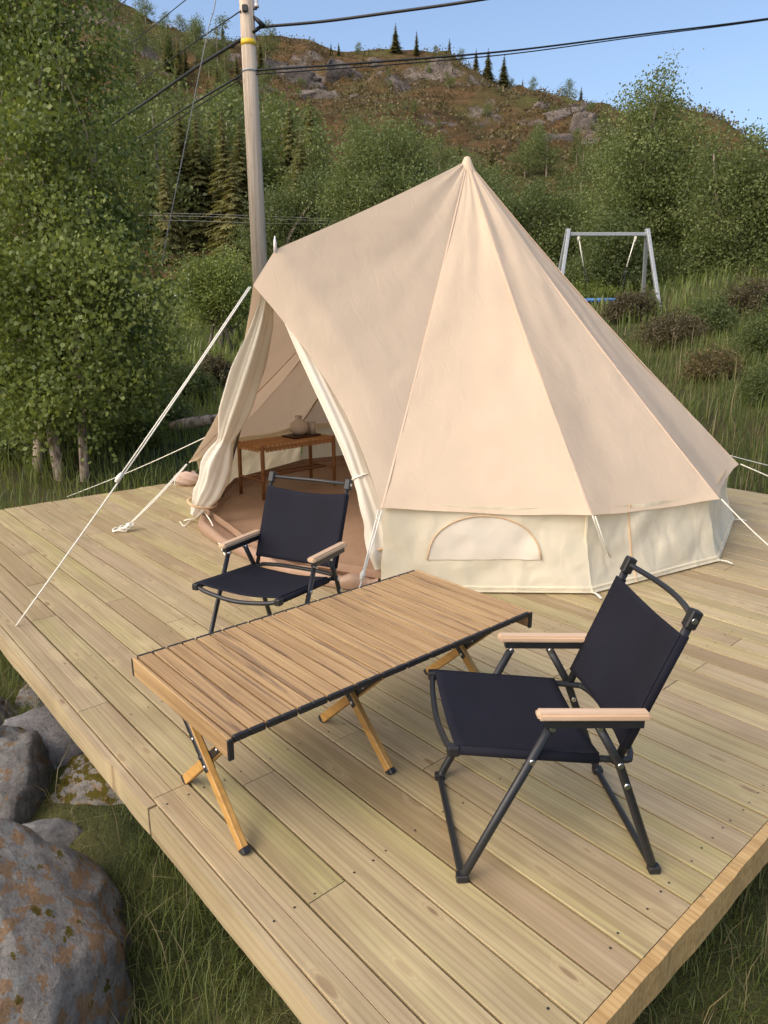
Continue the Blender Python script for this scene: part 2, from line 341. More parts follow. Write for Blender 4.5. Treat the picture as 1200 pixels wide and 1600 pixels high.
def fillet(pts, r, n=5):
    """polyline with rounded corners"""
    P = [np.array(p, float) for p in pts]; out = [P[0]]
    for i in range(1, len(P) - 1):
        a = P[i - 1] - P[i]; b_ = P[i + 1] - P[i]; la, lb = np.linalg.norm(a), np.linalg.norm(b_); q = min(r, la * 0.45, lb * 0.45)
        s_, e_ = P[i] + a / la * q, P[i] + b_ / lb * q
        for k in range(n + 1):
            t_ = k / n; out.append((1 - t_) ** 2 * s_ + 2 * t_ * (1 - t_) * P[i] + t_ * t_ * e_)
    out.append(P[-1]); return out
def tube_data(pts, rx, ry=None, seg=8, up=(0, 0, 1), closed=False, radii=None, cap=True):
    """sweep an oval section (rx along side, ry along the up hint) along pts"""
    ry = rx if ry is None else ry; P = np.array(pts, float); V_, F_ = [], []; n_ = len(P); up = np.array(up, float)
    for i in range(n_):
        if closed: tg = P[(i + 1) % n_] - P[(i - 1) % n_]
        else: tg = P[min(i + 1, n_ - 1)] - P[max(i - 1, 0)]
        tg = tg / (np.linalg.norm(tg) + 1e-12); sd = np.cross(tg, up)
        if np.linalg.norm(sd) < 1e-3: sd = np.cross(tg, np.array([0.31, 0.95, 0.1]))
        sd /= np.linalg.norm(sd); u2 = np.cross(sd, tg); k_ = 1.0 if radii is None else radii[i]
        for j in range(seg):
            a = 2 * math.pi * (j + 0.5) / seg; V_.append(P[i] + sd * math.cos(a) * rx * k_ + u2 * math.sin(a) * ry * k_)
    for i in range(n_ if closed else n_ - 1):
        for j in range(seg):
            a, b_ = i * seg + j, i * seg + (j + 1) % seg; c_, d_ = ((i + 1) % n_) * seg + (j + 1) % seg, ((i + 1) % n_) * seg + j
            F_.append((a, d_, c_, b_))
    if cap and not closed: F_.append(tuple(range(seg))); F_.append(tuple(reversed(range((n_ - 1) * seg, n_ * seg))))
    return V_, F_
def tube(name, pts, rx, mat, parent=None, ry=None, seg=8, up=(0, 0, 1), closed=False, radii=None, smooth=True):
    V_, F_ = tube_data(pts, rx, ry, seg, up, closed, radii); o = link(name, V_, F_, mat, parent, smooth=False)
    if smooth: o.data.polygons.foreach_set('use_smooth', [len(p.vertices) == 4 for p in o.data.polygons])
    return o
def lathe(name, prof, mat, parent=None, seg=24, loc=(0, 0, 0)):
    V_, F_ = [], []
    for r_, z_ in prof:
        for j in range(seg): a = 2 * math.pi * j / seg; V_.append((loc[0] + r_ * math.cos(a), loc[1] + r_ * math.sin(a), loc[2] + z_))
    for i in range(len(prof) - 1):
        for j in range(seg): F_.append((i * seg + j, i * seg + (j + 1) % seg, (i + 1) * seg + (j + 1) % seg, (i + 1) * seg + j))
    return link(name, V_, F_, mat, parent, smooth=True)
def grid_mesh(name, fn, nu, nv, mat, parent=None, smooth=True):
    V_, F_ = [], []
    for i in range(nu + 1):
        for j in range(nv + 1): V_.append(fn(i / nu, j / nv))
    for i in range(nu):
        for j in range(nv): a = i * (nv + 1) + j; F_.append((a, a + nv + 1, a + nv + 2, a + 1))
    return link(name, V_, F_, mat, parent, smooth=smooth)
def copy_tree(o, parent=None):
    c_ = o.copy(); COL.objects.link(c_); c_.parent = parent
    for ch in list(o.children): copy_tree(ch, c_)
    return c_

# ================================================================ GROUND AND HILL
def ground_z(x, y):
    x = np.asarray(x, float); y = np.asarray(y, float)
    u = DU[0] * x + DU[1] * y; v = DV[0] * x + DV[1] * y
    du = np.maximum(0, u - 6.3); dv = np.maximum(0, v - 6.6)
    z = -0.30 + np.sqrt((0.095 * du) ** 2 + (0.17 * dv) ** 2)
    far = np.clip((np.hypot(x, y) - 9) / 12, 0, 1)
    z = z + fbm(x * 0.9, y * 0.9, 3, 3) * 0.06 + fbm(x * 0.16, y * 0.16, 3, 9) * 0.55 * far
    left = np.clip((0.75 - v) / 0.5, 0, 1) * np.clip((u + 1) / 1.5, 0, 1)         # the ground drops a little beside the long left edge
    return z - 0.12 * left
YR = 200.0
_rp = [(-900, -330), (-500, -240), (-300, -170), (0, -90), (130, -25), (190, 2), (255, 34), (340, 64), (400, 60), (440, 57), (480, 62), (520, 80), (560, 78), (600, 78), (650, 82), (700, 88), (735, 110), (770, 128), (800, 137), (830, 133), (870, 142), (900, 154), (930, 168), (946, 180), (965, 225), (990, 275), (1030, 300), (1130, 310), (1200, 315), (1400, 330), (1900, 340)]
_rx = []; _rz = []
for px, py in _rp: p = at_y(px, py, YR); _rx.append(p[0]); _rz.append(p[2])
def hill_z(x, y):
    x = np.asarray(x, float); y = np.asarray(y, float)
    g = ground_z(x, np.minimum(y, 45.0)); R = np.interp(x, _rx, _rz)
    t_ = np.clip((y - 45) / (YR - 45), 0, 1.0)
    z = g + (R - g) * (0.30 * t_ + 0.70 * t_ ** 1.35)
    back = np.clip((y - YR) / 160, 0, 1); z = z - (R * 0.5) * back ** 1.2
    env = np.clip(t_ * 3, 0, 1) * (1 - 0.80 * np.clip((t_ - 0.9) / 0.1, 0, 1))
    n1 = fbm(x / 34, y / 34, 4, 21); n2 = fbm(x / 9, y / 9, 4, 33)
    ter = np.abs(fbm(x / 22, y / 30, 3, 51))
    cliff = np.clip((t_ - 0.62) / 0.25, 0, 1)
    return z + env * (n1 * 9.0 + n2 * (2.6 + 3.2 * cliff) - ter * 6.0 * cliff)
def graded(a, b, n_, c, k):
    t_ = np.linspace(-1, 1, n_); s_ = np.sinh(t_ * k) / math.sinh(k); return np.where(s_ < 0, c + s_ * (c - a), c + s_ * (b - c))
gx = graded(-60, 60, 150, 0.0, 3.2); gy = np.concatenate([np.linspace(-12, 0.5, 14)[:-1], graded(0.5, 47, 170, 3.0, 3.0)])
X, Yg = np.meshgrid(gx, gy, indexing='ij'); Z = ground_z(X, Yg)
def grid_faces(nx, ny):
    i, j = np.meshgrid(np.arange(nx - 1), np.arange(ny - 1), indexing='ij'); a = (i * ny + j).ravel()
    return np.stack([a, a + ny, a + ny + 1, a + 1], 1)
gr = fast_mesh('ground', np.stack([X.ravel(), Yg.ravel(), Z.ravel()], 1), grid_faces(len(gx), len(gy)), 'ground', smooth=True); gr['kind'] = 'structure'
hx = np.linspace(-330, 330, 330); hy = np.concatenate([np.linspace(44, 210, 190), np.linspace(214, 420, 40)])
X, Yh = np.meshgrid(hx, hy, indexing='ij'); Z = hill_z(X, Yh) - np.clip((46.5 - Yh) / 2.5, 0, 1) * 0.8
hl = fast_mesh('hill', np.stack([X.ravel(), Yh.ravel(), Z.ravel()], 1), grid_faces(len(hx), len(hy)), 'hill', smooth=True); hl['kind'] = 'structure'
# short stretch of gravel road beyond the garden
rp = [at_y(px, 506, 33.0) for px in (150, 250, 330, 400, 520)]
V_, F_ = [], []
for i, px in enumerate(np.linspace(-24, 2, 27)):
    for dy in (-1.3, 1.3): yy = 33 + 0.12 * px + dy; V_.append((px, yy, float(ground_z(px, yy)) + 0.10))
    if i: F_.append((2 * i - 2, 2 * i, 2 * i + 1, 2 * i - 1))
rd = link('road', V_, F_, 'road'); rd['kind'] = 'structure'

# ================================================================ DECK
deck = empty('wooden_deck', uv(0.617, 0.735)); tag(deck, 'large low deck of new greenish pine boards under the tent', 'deck')
PITCH = 0.1252; U0, U1 = 0.617, 6.19; V0 = 0.735; ROWS = 46
DECK_RZ = math.atan2(DU[1], DU[0])
rr = random.Random(11)
joints = {0: [1.93], 1: [4.55], 2: [1.22, 4.18], 3: [], 4: [3.05], 5: [], 6: [], 7: [1.9], 8: [3.35], 9: []}
seen = [((155, 958), None)]
def joint_from_px(px, py):
    p = at_z(px, py)[:2]; u, v = p @ DU, p @ DV; return int((v - V0) / PITCH), u
for k in list(joints): joints[k] = []
for px, py in ((268, 1235), (520, 1388), (70, 966), (60, 912), (185, 937), (265, 972), (45, 865), (1155, 1000), (1097, 1040), (1055, 1065), (1112, 1180), (930, 905), (545, 1148), (100, 1120), (700, 1180), (880, 1050)):
    r_, u = joint_from_px(px, py); joints.setdefault(r_, []).append(u)
def plank(u0, u1, vc, w, th=0.028, dz=0.0, groove=False):
    L = u1 - u0; bm = bmesh.new()
    if groove:
        box_bm(bm, 0, L, -w / 2, -0.006, -th, 0); box_bm(bm, 0, L, -0.0045, w / 2, -th, 0)
    else: box_bm(bm, 0, L, -w / 2, w / 2, -th, 0)
    bmesh.ops.bevel(bm, geom=[e for e in bm.edges if abs(e.verts[0].co.x - e.verts[1].co.x) > 0.01 and e.verts[0].co.z > -0.001], offset=0.0012, segments=1, affect='EDGES')
    me = bpy.data.meshes.new('plank'); bm.to_mesh(me); bm.free(); me.materials.append(M['deck'])
    o = bpy.data.objects.new('plank', me); COL.objects.link(o); o.parent = deck
    d = DU * (u0 - U0) + DV * (vc - V0)
    # a whisper of unevenness between boards
    o.location = (d[0], d[1], dz); o.rotation_euler = (0, 0, DECK_RZ + rr.uniform(-0.0006, 0.0006)); return o
for r_ in range(ROWS):
    js = sorted(j for j in joints.get(r_, []) if U0 + 0.4 < j < U1 - 0.4)
    if not js: js = [U0 + rr.uniform(1.2, 4.4)]
    if len(js) == 1 and rr.random() < 0.35:
        q = js[0] + (2.4 if js[0] < 3.2 else -2.4)
        if U0 + 0.4 < q < U1 - 0.4: js = sorted(js + [q])
    ends = [U0] + js + [U1]
    for a, b_ in zip(ends[:-1], ends[1:]):
        e1 = rr.uniform(-0.010, 0.010) if b_ == U1 else -0.0015; e0 = 0.0 if a == U0 else 0.0015
        plank(a + e0, b_ + e1, V0 + PITCH * (r_ + 0.5), PITCH - rr.uniform(0.0070, 0.0092), dz=rr.uniform(-0.0012, 0.0006), groove=(r_ == 0))
def deck_part(name, u0, u1, v0, v1, z0, z1, mat='fascia', wav=0.0, bev=0.004):
    """a timber in deck directions; wav adds a rough sawn / bark edge"""
    L = u1 - u0; W_ = v1 - v0; long_u = L > W_; nseg = max(2, int(max(L, W_) / 0.05)); V_, F_ = [], []
    for i in range(nseg + 1):
        t_ = i / nseg; w1 = wav * fbm(t_ * max(L, W_) * 3.5, 1.7 + z0, 3, 5); w2 = wav * fbm(t_ * max(L, W_) * 9, 5.2, 3, 8)
        for (a, zz) in ((0, z0 + w1 * 1.6), (1, z0), (1, z1), (0, z1 - abs(w2))):
            off = a * (W_ if long_u else L) - (w2 * 0.7 if a == 0 else 0)
            V_.append((t_ * L, off, zz) if long_u else (off, t_ * W_, zz))
    for i in range(nseg):
        for j in range(4): a, b_ = i * 4 + j, i * 4 + (j + 1) % 4; F_.append((a, b_, b_ + 4, a + 4) if not long_u else (a, a + 4, b_ + 4, b_))
    F_.append((0, 3, 2, 1) if not long_u else (0, 1, 2, 3)); e = nseg * 4; F_.append((e, e + 1, e + 2, e + 3) if not long_u else (e, e + 3, e + 2, e + 1))
    o = link(name, V_, F_, mat, deck); d = DU * (u0 - U0) + DV * (v0 - V0); o.location = (d[0], d[1], 0); o.rotation_euler = (0, 0, DECK_RZ)
    # local x is along boards, local y must run across boards (DV is to the right of DU)
    o.scale = (1, -1, 1); return o
VEND = V0 + PITCH * ROWS
deck_part('fascia_board', U0 - 0.032, U0 - 0.002, V0, VEND, -0.112, -0.001, 'fascia', 0.011)
for a, b_ in ((U0 - 0.03, 1.915), (1.925, 4.3), (4.31, U1)):
    deck_part('fascia_board', a, b_, V0 - 0.028, V0 - 0.001, -0.108, -0.006, 'deck', 0.005)
deck_part('fascia_board', U1 + 0.012, U1 + 0.04, V0, VEND, -0.14, -0.03, 'deck')
deck_part('fascia_board', U0, U1, VEND + 0.002, VEND + 0.03, -0.14, -0.004, 'deck')
for k in range(10):
    uu = U0 + 0.05 + k * 0.6; deck_part('joist', uu, uu + 0.045, V0 + 0.02, VEND - 0.02, -0.18, -0.030, 'deck')
for uu in (U0 + 0.25, 2.4, 4.2, U1 - 0.25):
    for vv in (V0 + 0.35, 2.6, 4.6, VEND - 0.35):
        deck_part('post', uu, uu + 0.09, vv, vv + 0.098, -0.75, -0.18, 'deck')
# screws: small dark heads, two per board over each joist
V_, F_ = [], []
for r_ in range(ROWS):
    for k in range(10):
        for off in (-0.035, 0.035):
            if rr.random() < 0.25: continue
            p = uv(U0 + 0.072 + k * 0.6 + rr.uniform(-0.008, 0.008), V0 + PITCH * (r_ + 0.5) + off + rr.uniform(-0.006, 0.006)) - np.array(deck.location); b0 = len(V_)
            for j in range(6): a = j * math.pi / 3; V_.append((p[0] + 0.0036 * math.cos(a), p[1] + 0.0036 * math.sin(a), 0.0012))
            F_.append(tuple(range(b0, b0 + 6)))
sc = link('screw_heads', V_, F_, 'black_metal', deck); sc['kind'] = 'stuff'

# ================================================================ TENT
TC = np.array([0.61, 5.72]); APEX = np.array([0.61, 5.72, 2.60]); TR = 2.07
tent = empty('bell_tent', (TC[0], TC[1], 0)); tag(tent, 'cream canvas bell tent with open door flaps, pitched on the wooden deck', 'tent')
T0 = np.array([TC[0], TC[1], 0.0])
def tp(ang, r, z): a = math.radians(ang); return np.array([TC[0] + r * math.cos(a), TC[1] + r * math.sin(a), z])
ANG = [-107.5, -75, -45, -15, 15, 45, 75, 105, 135, 165, 195]
EZ = [0.485, 0.440, 0.405, 0.440, 0.44, 0.44, 0.44, 0.44, 0.44, 0.44, 0.455]
ER = [2.07, 2.03, 2.06, 2.08, 2.07, 2.07, 2.07, 2.07, 2.07, 2.07, 2.12]
EV = [tp(a, r, z) for a, r, z in zip(ANG, ER, EZ)]
PEAK = np.array([-0.643, 4.467, 1.872]); HOOD = np.array([-0.762, 4.345, 1.665])
def seam_curve(t_, E, sag=0.055):
    p = APEX + (E - APEX) * t_; return p + np.array([0, 0, -sag * math.sin(math.pi * min(1, t_)) * (1 - 0.35 * t_)])
def tl(p): return np.asarray(p, float) - T0
def roof_panel(E0, E1, i):
    out = (E0 + E1) / 2 - np.array([TC[0], TC[1], 0]); out[2] = 0; out /= np.linalg.norm(out)
    def fn(a, b_):
        t_ = 0.03 + 0.97 * a; p = seam_curve(t_, E0) * (1 - b_) + seam_curve(t_, E1) * b_
        hang = math.sin(math.pi * b_)
        p = p - out * 0.035 * hang * t_ - np.array([0, 0, 0.02 * hang * t_])
        w = float(fbm(b_ * 2.2 + i * 5 + a * 1.6, a * 2.4, 3, 61 + i)); p = p + out * 0.040 * w * math.sin(math.pi * min(1, a * 1.05)) + np.array([0, 0, 0.016 * w * hang])
        edge = min(b_, 1 - b_); tens = math.exp(-edge * 9) * max(0, a - 0.55) / 0.45; p = p + out * 0.007 * tens * math.sin(a * 46 + b_ * 25)
        if a > 0.985: p = p + np.array([0, 0, -0.006 * hang])
        return tl(p)
    return grid_mesh('roof_panel', fn, 40, 16, 'roof', tent)
for i in range(10): roof_panel(EV[i], EV[i + 1], i)
def ridge(t_):
    if t_ < 0.86: q = t_ / 0.86; p = APEX + (PEAK - APEX) * q; return p + np.array([0, 0, -0.014 * math.sin(math.pi * q)])
    q = (t_ - 0.86) / 0.14; return PEAK + (HOOD - PEAK) * q
def door_side(E, sgn, bow):
    nrm = np.cross(PEAK - APEX, E - APEX); nrm /= np.linalg.norm(nrm)
    if nrm[2] < 0: nrm = -nrm
    def fn(a, b_):
        t_ = 0.03 + 0.97 * a; p = ridge(t_) * (1 - b_) + seam_curve(t_, E) * b_
        hang = math.sin(math.pi * b_)
        inn = (APEX - HOOD); inn[2] = 0; inn /= np.linalg.norm(inn)
        p = p + inn * bow * hang * max(0, a - 0.45) / 0.55 + np.array([0, 0, 0.02 * hang * a])
        w = float(fbm(b_ * 2.0 + 3 * sgn, a * 2.2 + b_ * 2, 3, 91)); p = p + nrm * (0.020 * w * hang - 0.008 * hang * math.sin(math.pi * a))
        return tl(p)
    return grid_mesh('roof_panel', fn, 48, 24, 'roof', tent)
door_side(EV[0], 1, 0.12); door_side(EV[10], -1, 0.12)
# seams: narrow double-felled strips over the panel joins
def ribbon(name, pts, nrm_fn, w, off, mat, parent):
    V_, F_ = [], []; P = [np.array(p) for p in pts]
    for i, p in enumerate(P):
        tg = P[min(i + 1, len(P) - 1)] - P[max(i - 1, 0)]; tg /= np.linalg.norm(tg); nr = nrm_fn(p); sd = np.cross(tg, nr); sd /= np.linalg.norm(sd)
        for k in (-1, -0.6, 0.6, 1): V_.append(tl(p + sd * w / 2 * k + nr * (off if abs(k) < 0.9 else -0.004)))
        if i:
            for k in range(3): F_.append((4 * i - 4 + k, 4 * i + k, 4 * i + k + 1, 4 * i - 3 + k))
    return link(name, V_, F_, mat, parent, smooth=False)
def outn(p): d = p - np.array([TC[0], TC[1], p[2]]); d[2] = np.linalg.norm(d) * 0.95 + 0.05; return d / np.linalg.norm(d)
for E in EV: ribbon('seam', [seam_curve(0.03 + 0.97 * k / 30, E) for k in range(31)], outn, 0.022, 0.0025, 'seam', tent)
# apex cap
V_, F_ = [], []
for i, (r_, dz) in enumerate(((0.0, 0.03), (0.022, 0.022), (0.045, -0.03), (0.075, -0.085))):
    for j in range(12): a = 2 * math.pi * j / 12; V_.append((r_ * math.cos(a) * (1.0), r_ * math.sin(a), APEX[2] + dz))
    if i:
        for j in range(12): F_.append(((i - 1) * 12 + j, i * 12 + j, i * 12 + (j + 1) % 12, (i - 1) * 12 + (j + 1) % 12))
link('apex_cap', V_, F_, 'roof', tent, smooth=True)
# walls
def wall_pt(i, b_, a):
    top0, top1 = EV[i], EV[i + 1]; A0, A1 = ANG[i], ANG[i + 1]
    top = (top0 * (1 - b_) + top1 * b_); c0 = np.array([TC[0], TC[1], 0]); top = c0 + (top - c0) * np.array([0.975, 0.975, 1.0]) + np.array([0, 0, 0.015])
    bot = tp(A0, TR + 0.035, 0.012) * (1 - b_) + tp(A1, TR + 0.035, 0.012) * b_
    p = top * (1 - a) + bot * a; out = outn(p); out[2] = 0; out /= np.linalg.norm(out)
    w = float(fbm(b_ * 4 + i * 3.3, a * 2.2 + b_ * 2.0, 3, 71)); w2 = float(fbm(b_ * 11 + i * 7, a * 5 - b_ * 6, 2, 75))
    env = math.sin(math.pi * min(1, max(0, a))) ** 0.6
    p = p + out * env * (0.045 * w + 0.012 * w2 - 0.018)
    if i in (2, 3): p = p - out * 0.03 * math.sin(math.pi * a)
    return p
for i in range(10):
    grid_mesh('wall_panel', lambda b_, a, i=i: tl(wall_pt(i, b_, a)), 26, 14, 'wall', tent)
    ribbon('hem', [wall_pt(i, k / 14, 0.965) for k in range(15)], lambda p: np.array([outn(p)[0], outn(p)[1], 0]) / np.hypot(*outn(p)[:2]), 0.035, 0.004, 'wall', tent)
# little valance under the eave, wall corner seams, zip and peg loops
for i in range(1, 10): ribbon('seam', [wall_pt(i, 0.0, k / 8) for k in range(9)], lambda p: np.array([outn(p)[0], outn(p)[1], 0]) / np.hypot(*outn(p)[:2]), 0.016, 0.005, 'wall', tent)
ribbon('zip', [wall_pt(1, 0.32, k / 8) for k in range(9)], lambda p: np.array([outn(p)[0], outn(p)[1], 0]) / np.hypot(*outn(p)[:2]), 0.010, 0.006, 'tan_trim', tent)
for i in range(0, 11):
    q = tp(ANG[i], TR + 0.035, 0.01); d = outn(q); d[2] = 0; d /= np.linalg.norm(d)
    tube('peg_loop', [tl(q + np.array([0, 0, 0.01])), tl(q + d * 0.05 + np.array([0, 0, 0.012])), tl(q + d * 0.085 + np.array([0, 0, 0.004]))], 0.008, 'rope', tent, ry=0.003)
# arched window in the wall beside the door
def win_xy(x, z, off=0.008):
    b_ = (x - EV[0][0]) / (EV[1][0] - EV[0][0]); a = 1 - (z - 0.012) / (EV[0][2] * (1 - b_) + EV[1][2] * b_ + 0.003)
    p = wall_pt(0, min(1, max(0, b_)), min(1, max(0, a))); return p + np.array([0.0, -off, 0])
arch = []
for k in range(25):
    a = math.pi * k / 24; arch.append((0.5515 - 0.315 * math.cos(a) * (1.0 if k in (0, 24) else 0.98), 0.19 + 0.235 * math.sin(a) ** 0.8))
tube('window_piping', [tl(win_xy(x, z, 0.010)) for x, z in arch], 0.0042, 'tan_trim', tent, seg=6)
V_, F_ = [], []
for i, (x, z) in enumerate(arch):
    for k in range(7): V_.append(tl(win_xy(0.5515 + (x - 0.5515) * 0.985, 0.19 + (z - 0.19) * k / 6 * 0.98, 0.006)))
    if i:
        for k in range(6): F_.append((7 * i - 7 + k, 7 * i + k, 7 * i + k + 1, 7 * i - 6 + k))
link('window_screen', V_, F_, 'screen', tent, smooth=True)
# groundsheet with raised lip
V_, F_ = [tl((TC[0], TC[1], 0.012))], []
ring = [tp(a, TR - 0.02, 0) for a in ANG] + [tp(-151, TR - 0.10, 0), tp(-137, TR - 0.05, 0), tp(-122, TR - 0.06, 0)]
nR = len(ring)
for zf, rf in ((0.012, 0.60), (0.012, 0.97), (0.05, 0.985), (0.10, 0.985)):
    for p in ring: q = TC + (p[:2] - TC) * rf; V_.append(tl((q[0], q[1], zf if rf > 0.98 else 0.012 + 0.008 * random.random())))
for j in range(nR): F_.append((0, 1 + j, 1 + (j + 1) % nR))
for l in range(3):
    for j in range(nR):
        if l == 2 and j >= nR - 3 : pass
        F_.append((1 + l * nR + j, 1 + (l + 1) * nR + j, 1 + (l + 1) * nR + (j + 1) % nR, 1 + l * nR + (j + 1) % nR))
link('groundsheet', V_, F_, 'floor', tent, smooth=False)
# rolled lip of the groundsheet at the door
lipA = at_z(318, 800, 0.0); lipB = at_z(360, 845, 0.0); lipC = at_z(565, 930, 0.0)
V_, F_ = [], []; lp = smooth_path([tp(-163, TR - 0.02, 0), at_z(322, 838), at_z(420, 890), at_z(520, 918), tp(-108, TR - 0.0, 0)], 6)
for i, p in enumerate(lp):
    inn = np.array([TC[0], TC[1], 0]) - p; inn[2] = 0; inn /= np.linalg.norm(inn)
    hgt = 0.085 + 0.02 * math.sin(i * 1.3)
    for (dx, z_) in ((-0.01, 0.006), (-0.025, 0.5 * hgt), (-0.005, hgt), (0.03, 0.75 * hgt), (0.16, 0.016), (0.5, 0.02)): V_.append(tl(p + inn * dx + np.array([0, 0, z_])))
    if i:
        for k in range(5): F_.append((6 * i - 6 + k, 6 * i + k, 6 * i + k + 1, 6 * i - 5 + k))
link('groundsheet_lip', V_, F_, 'floor', tent, smooth=True)
# poles
tube('centre_pole', [tl((TC[0], TC[1], 0.01)), tl(APEX + np.array([0, 0, -0.02]))], 0.016, 'pole_green', tent)
fL = at_z(345, 782, 0.02); tube('door_pole', [tl(fL), tl(PEAK + np.array([0.05, 0.05, -0.06]))], 0.011, 'pole_green', tent)
fR = tp(-100, 1.62, 0)[:2]
tube('door_pole', [tl((fR[0], fR[1], 0.02)), tl(PEAK + np.array([0.05, 0.05, -0.06]))], 0.011, 'pole_green', tent)
tube('pole_spike', [tl(PEAK + np.array([0, 0, -0.02])), tl(PEAK + np.array([0, 0, 0.035])), tl(PEAK + np.array([0, 0, 0.075]))], 0.011, 'porcelain', tent, radii=[1, 0.9, 0.25])
lathe('pole_foot', [(0.0, 0.02), (0.022, 0.02), (0.022, 0.0), (0, 0)], 'black_plastic', tent, 12, tl(fL - np.array([0, 0, 0.012])))
# tied-back door flaps: gathered canvas with folds
def gathered(name, path, rad, nf, seed, mat, flat=0.6, updir=(0.7, -0.7, 0)):
    P = smooth_path(path, 8); R_ = np.interp(np.linspace(0, 1, len(P)), np.linspace(0, 1, len(rad)), rad); V_, F_ = [], []; sg = 48
    up = np.array(updir, float)
    for i, p in enumerate(P):
        tg = P[min(i + 1, len(P) - 1)] - P[max(i - 1, 0)]; tg /= np.linalg.norm(tg); sd = np.cross(tg, up); sd /= np.linalg.norm(sd); u2 = np.cross(sd, tg)
        for j in range(sg):
            a = 2 * math.pi * j / sg; w = 1 + 0.17 * math.sin(nf * a + seed + i * 0.05) + 0.08 * math.sin((nf * 2 + 1) * a + i * 0.11 + seed) + 0.34 * float(vnoise(a * 1.5, i * 0.16, seed))
            V_.append(tl(p + sd * math.cos(a) * R_[i] * w + u2 * math.sin(a) * R_[i] * flat * w))
    for i in range(len(P) - 1):
        for j in range(sg): F_.append((i * sg + j, i * sg + (j + 1) % sg, (i + 1) * sg + (j + 1) % sg, (i + 1) * sg + j))
    return link(name, V_, F_, mat, tent, smooth=True)
fy = [4.44, 4.62, 4.82, 4.98, 5.04, 5.06, 5.05]
fl_px = [(418, 452), (405, 520), (383, 600), (360, 670), (344, 712), (328, 765), (304, 806)]
lpth = [at_y(px, py, Y_) for (px, py), Y_ in zip(fl_px, fy)]; lpth[-1][2] = max(0.03, lpth[-1][2])
gathered('door_flap', lpth, [0.03, 0.075, 0.105, 0.10, 0.052, 0.112, 0.10, 0.03], 5, 2, 'flap', 0.6)
tie = lpth[4]; tg = lpth[5] - lpth[3]; tg /= np.linalg.norm(tg)
def tie_ring(c_, tg, r_, nm='tie_cord'):
    sd = np.cross(tg, (0.7, -0.7, 0.0)); sd /= np.linalg.norm(sd); u2 = np.cross(sd, tg)
    tube(nm, [tl(c_ + sd * math.cos(a) * r_ + u2 * math.sin(a) * r_ * 0.66) for a in np.linspace(0, 2 * math.pi, 20)[:-1]], 0.006 if nm == 'tie_cord' else 0.009, 'rope' if nm == 'tie_cord' else 'tan_trim', tent, closed=True, seg=6)
tie_ring(tie, tg, 0.064); tie_ring(lpth[6] * 0.5 + lpth[5] * 0.5, tg, 0.112, 'trim_band')
fr_px = [(428, 452), (457, 510), (502, 600), (540, 680), (565, 745), (588, 810), (600, 855), (604, 885)]
fy2 = [4.42, 4.30, 4.15, 4.02, 3.92, 3.84, 3.80, 3.78]
rpth = [at_y(px, py, Y_ + 0.06) for (px, py), Y_ in zip(fr_px, fy2)]
gathered('door_flap', rpth, [0.02, 0.04, 0.055, 0.06, 0.055, 0.085, 0.115, 0.085], 4, 5, 'flap', 0.7)
tie_ring(rpth[4], (rpth[5] - rpth[3]) / np.linalg.norm(rpth[5] - rpth[3]), 0.062)
tie_ring(rpth[6], (rpth[7] - rpth[5]) / np.linalg.norm(rpth[7] - rpth[5]), 0.108, 'trim_band')
# dangling cord at the left corner and loose cord on the floor
tube('cord', [tl(p) for p in smooth_path([at_z(298, 812, 0.02), at_z(288, 822, 0.004), at_z(281, 815, 0.004)], 4)], 0.004, 'rope', tent, seg=5)
tube('cord', [tl(p + np.array([0, 0, 0.10 - 0.10 * k / 9])) for k, p in enumerate(smooth_path([at_z(322, 822), at_z(332, 832), at_z(340, 850), at_z(352, 868)], 3))], 0.005, 'rope', tent, seg=5)
# guy ropes
def guy(p0, p1, pair=0.018, sl=None, r_=0.0042, label=None):
    p0 = np.array(p0); p1 = np.array(p1); d = p1 - p0; sd = np.cross(d, (0, 0, 1)); sd /= np.linalg.norm(sd)
    o = tube('guy_rope', [tl(p0 + d * k / 12 + np.array([0, 0, -0.02 * math.sin(math.pi * k / 12)])) for k in range(13)], r_, 'rope', tent, seg=6)
    if sl:
        q = p0 + d * sl
        tube('guy_rope', [tl(p0 + sd * pair + np.array([0, 0, 0.0])), tl(p0 + d * sl * 0.5 + sd * pair * 0.7 + np.array([0, 0, -0.012])), tl(q)], r_, 'rope', tent, seg=6)
        tube('rope_slider', [tl(q - d / np.linalg.norm(d) * 0.03), tl(q), tl(q + d / np.linalg.norm(d) * 0.03)], 0.014, 'rope', tent, seg=8, radii=[0.5, 1, 0.5])
    return o
guy(HOOD + np.array([-0.01, -0.02, -0.01]), at_z(25, 978, 0.004), sl=0.60)
loop_c = at_z(192, 829, 0.012); guy(EV[10] + np.array([-0.01, -0.02, -0.01]), loop_c, sl=0.93)
for k in range(3):
    tube('rope_knot', [tl(loop_c + np.array([0.05 * math.cos(a) * (1 - 0.25 * k) - 0.02 + 0.03 * k, 0.035 * math.sin(a) + 0.02 * k, 0.006 + 0.012 * k + 0.008 * math.sin(3 * a)])) for a in np.linspace(0, 2 * math.pi, 16)[:-1]], 0.006, 'rope', tent, closed=True, seg=6)
guy(EV[0] + np.array([0, -0.02, -0.01]), (-0.19, 3.17, 0.004), sl=0.55)
guy(EV[1] + np.array([0.0, -0.02, 0.0]), at_z(968, 905, 0.004), sl=0.7)
guy(EV[2] + np.array([0.01, -0.01, 0.0]), at_z(1255, 896, 0.004), sl=None)
guy(EV[3] + np.array([0.02, -0.0, 0.0]), (3.95, 5.0, -0.05), sl=None)
guy(EV[4], (4.3, 6.85, -0.02), sl=None); guy(EV[10] * 0.3 + EV[9] * 0.7 + np.array([0, 0, 0.12]), at_z(105, 776, -0.15), r_=0.0035)
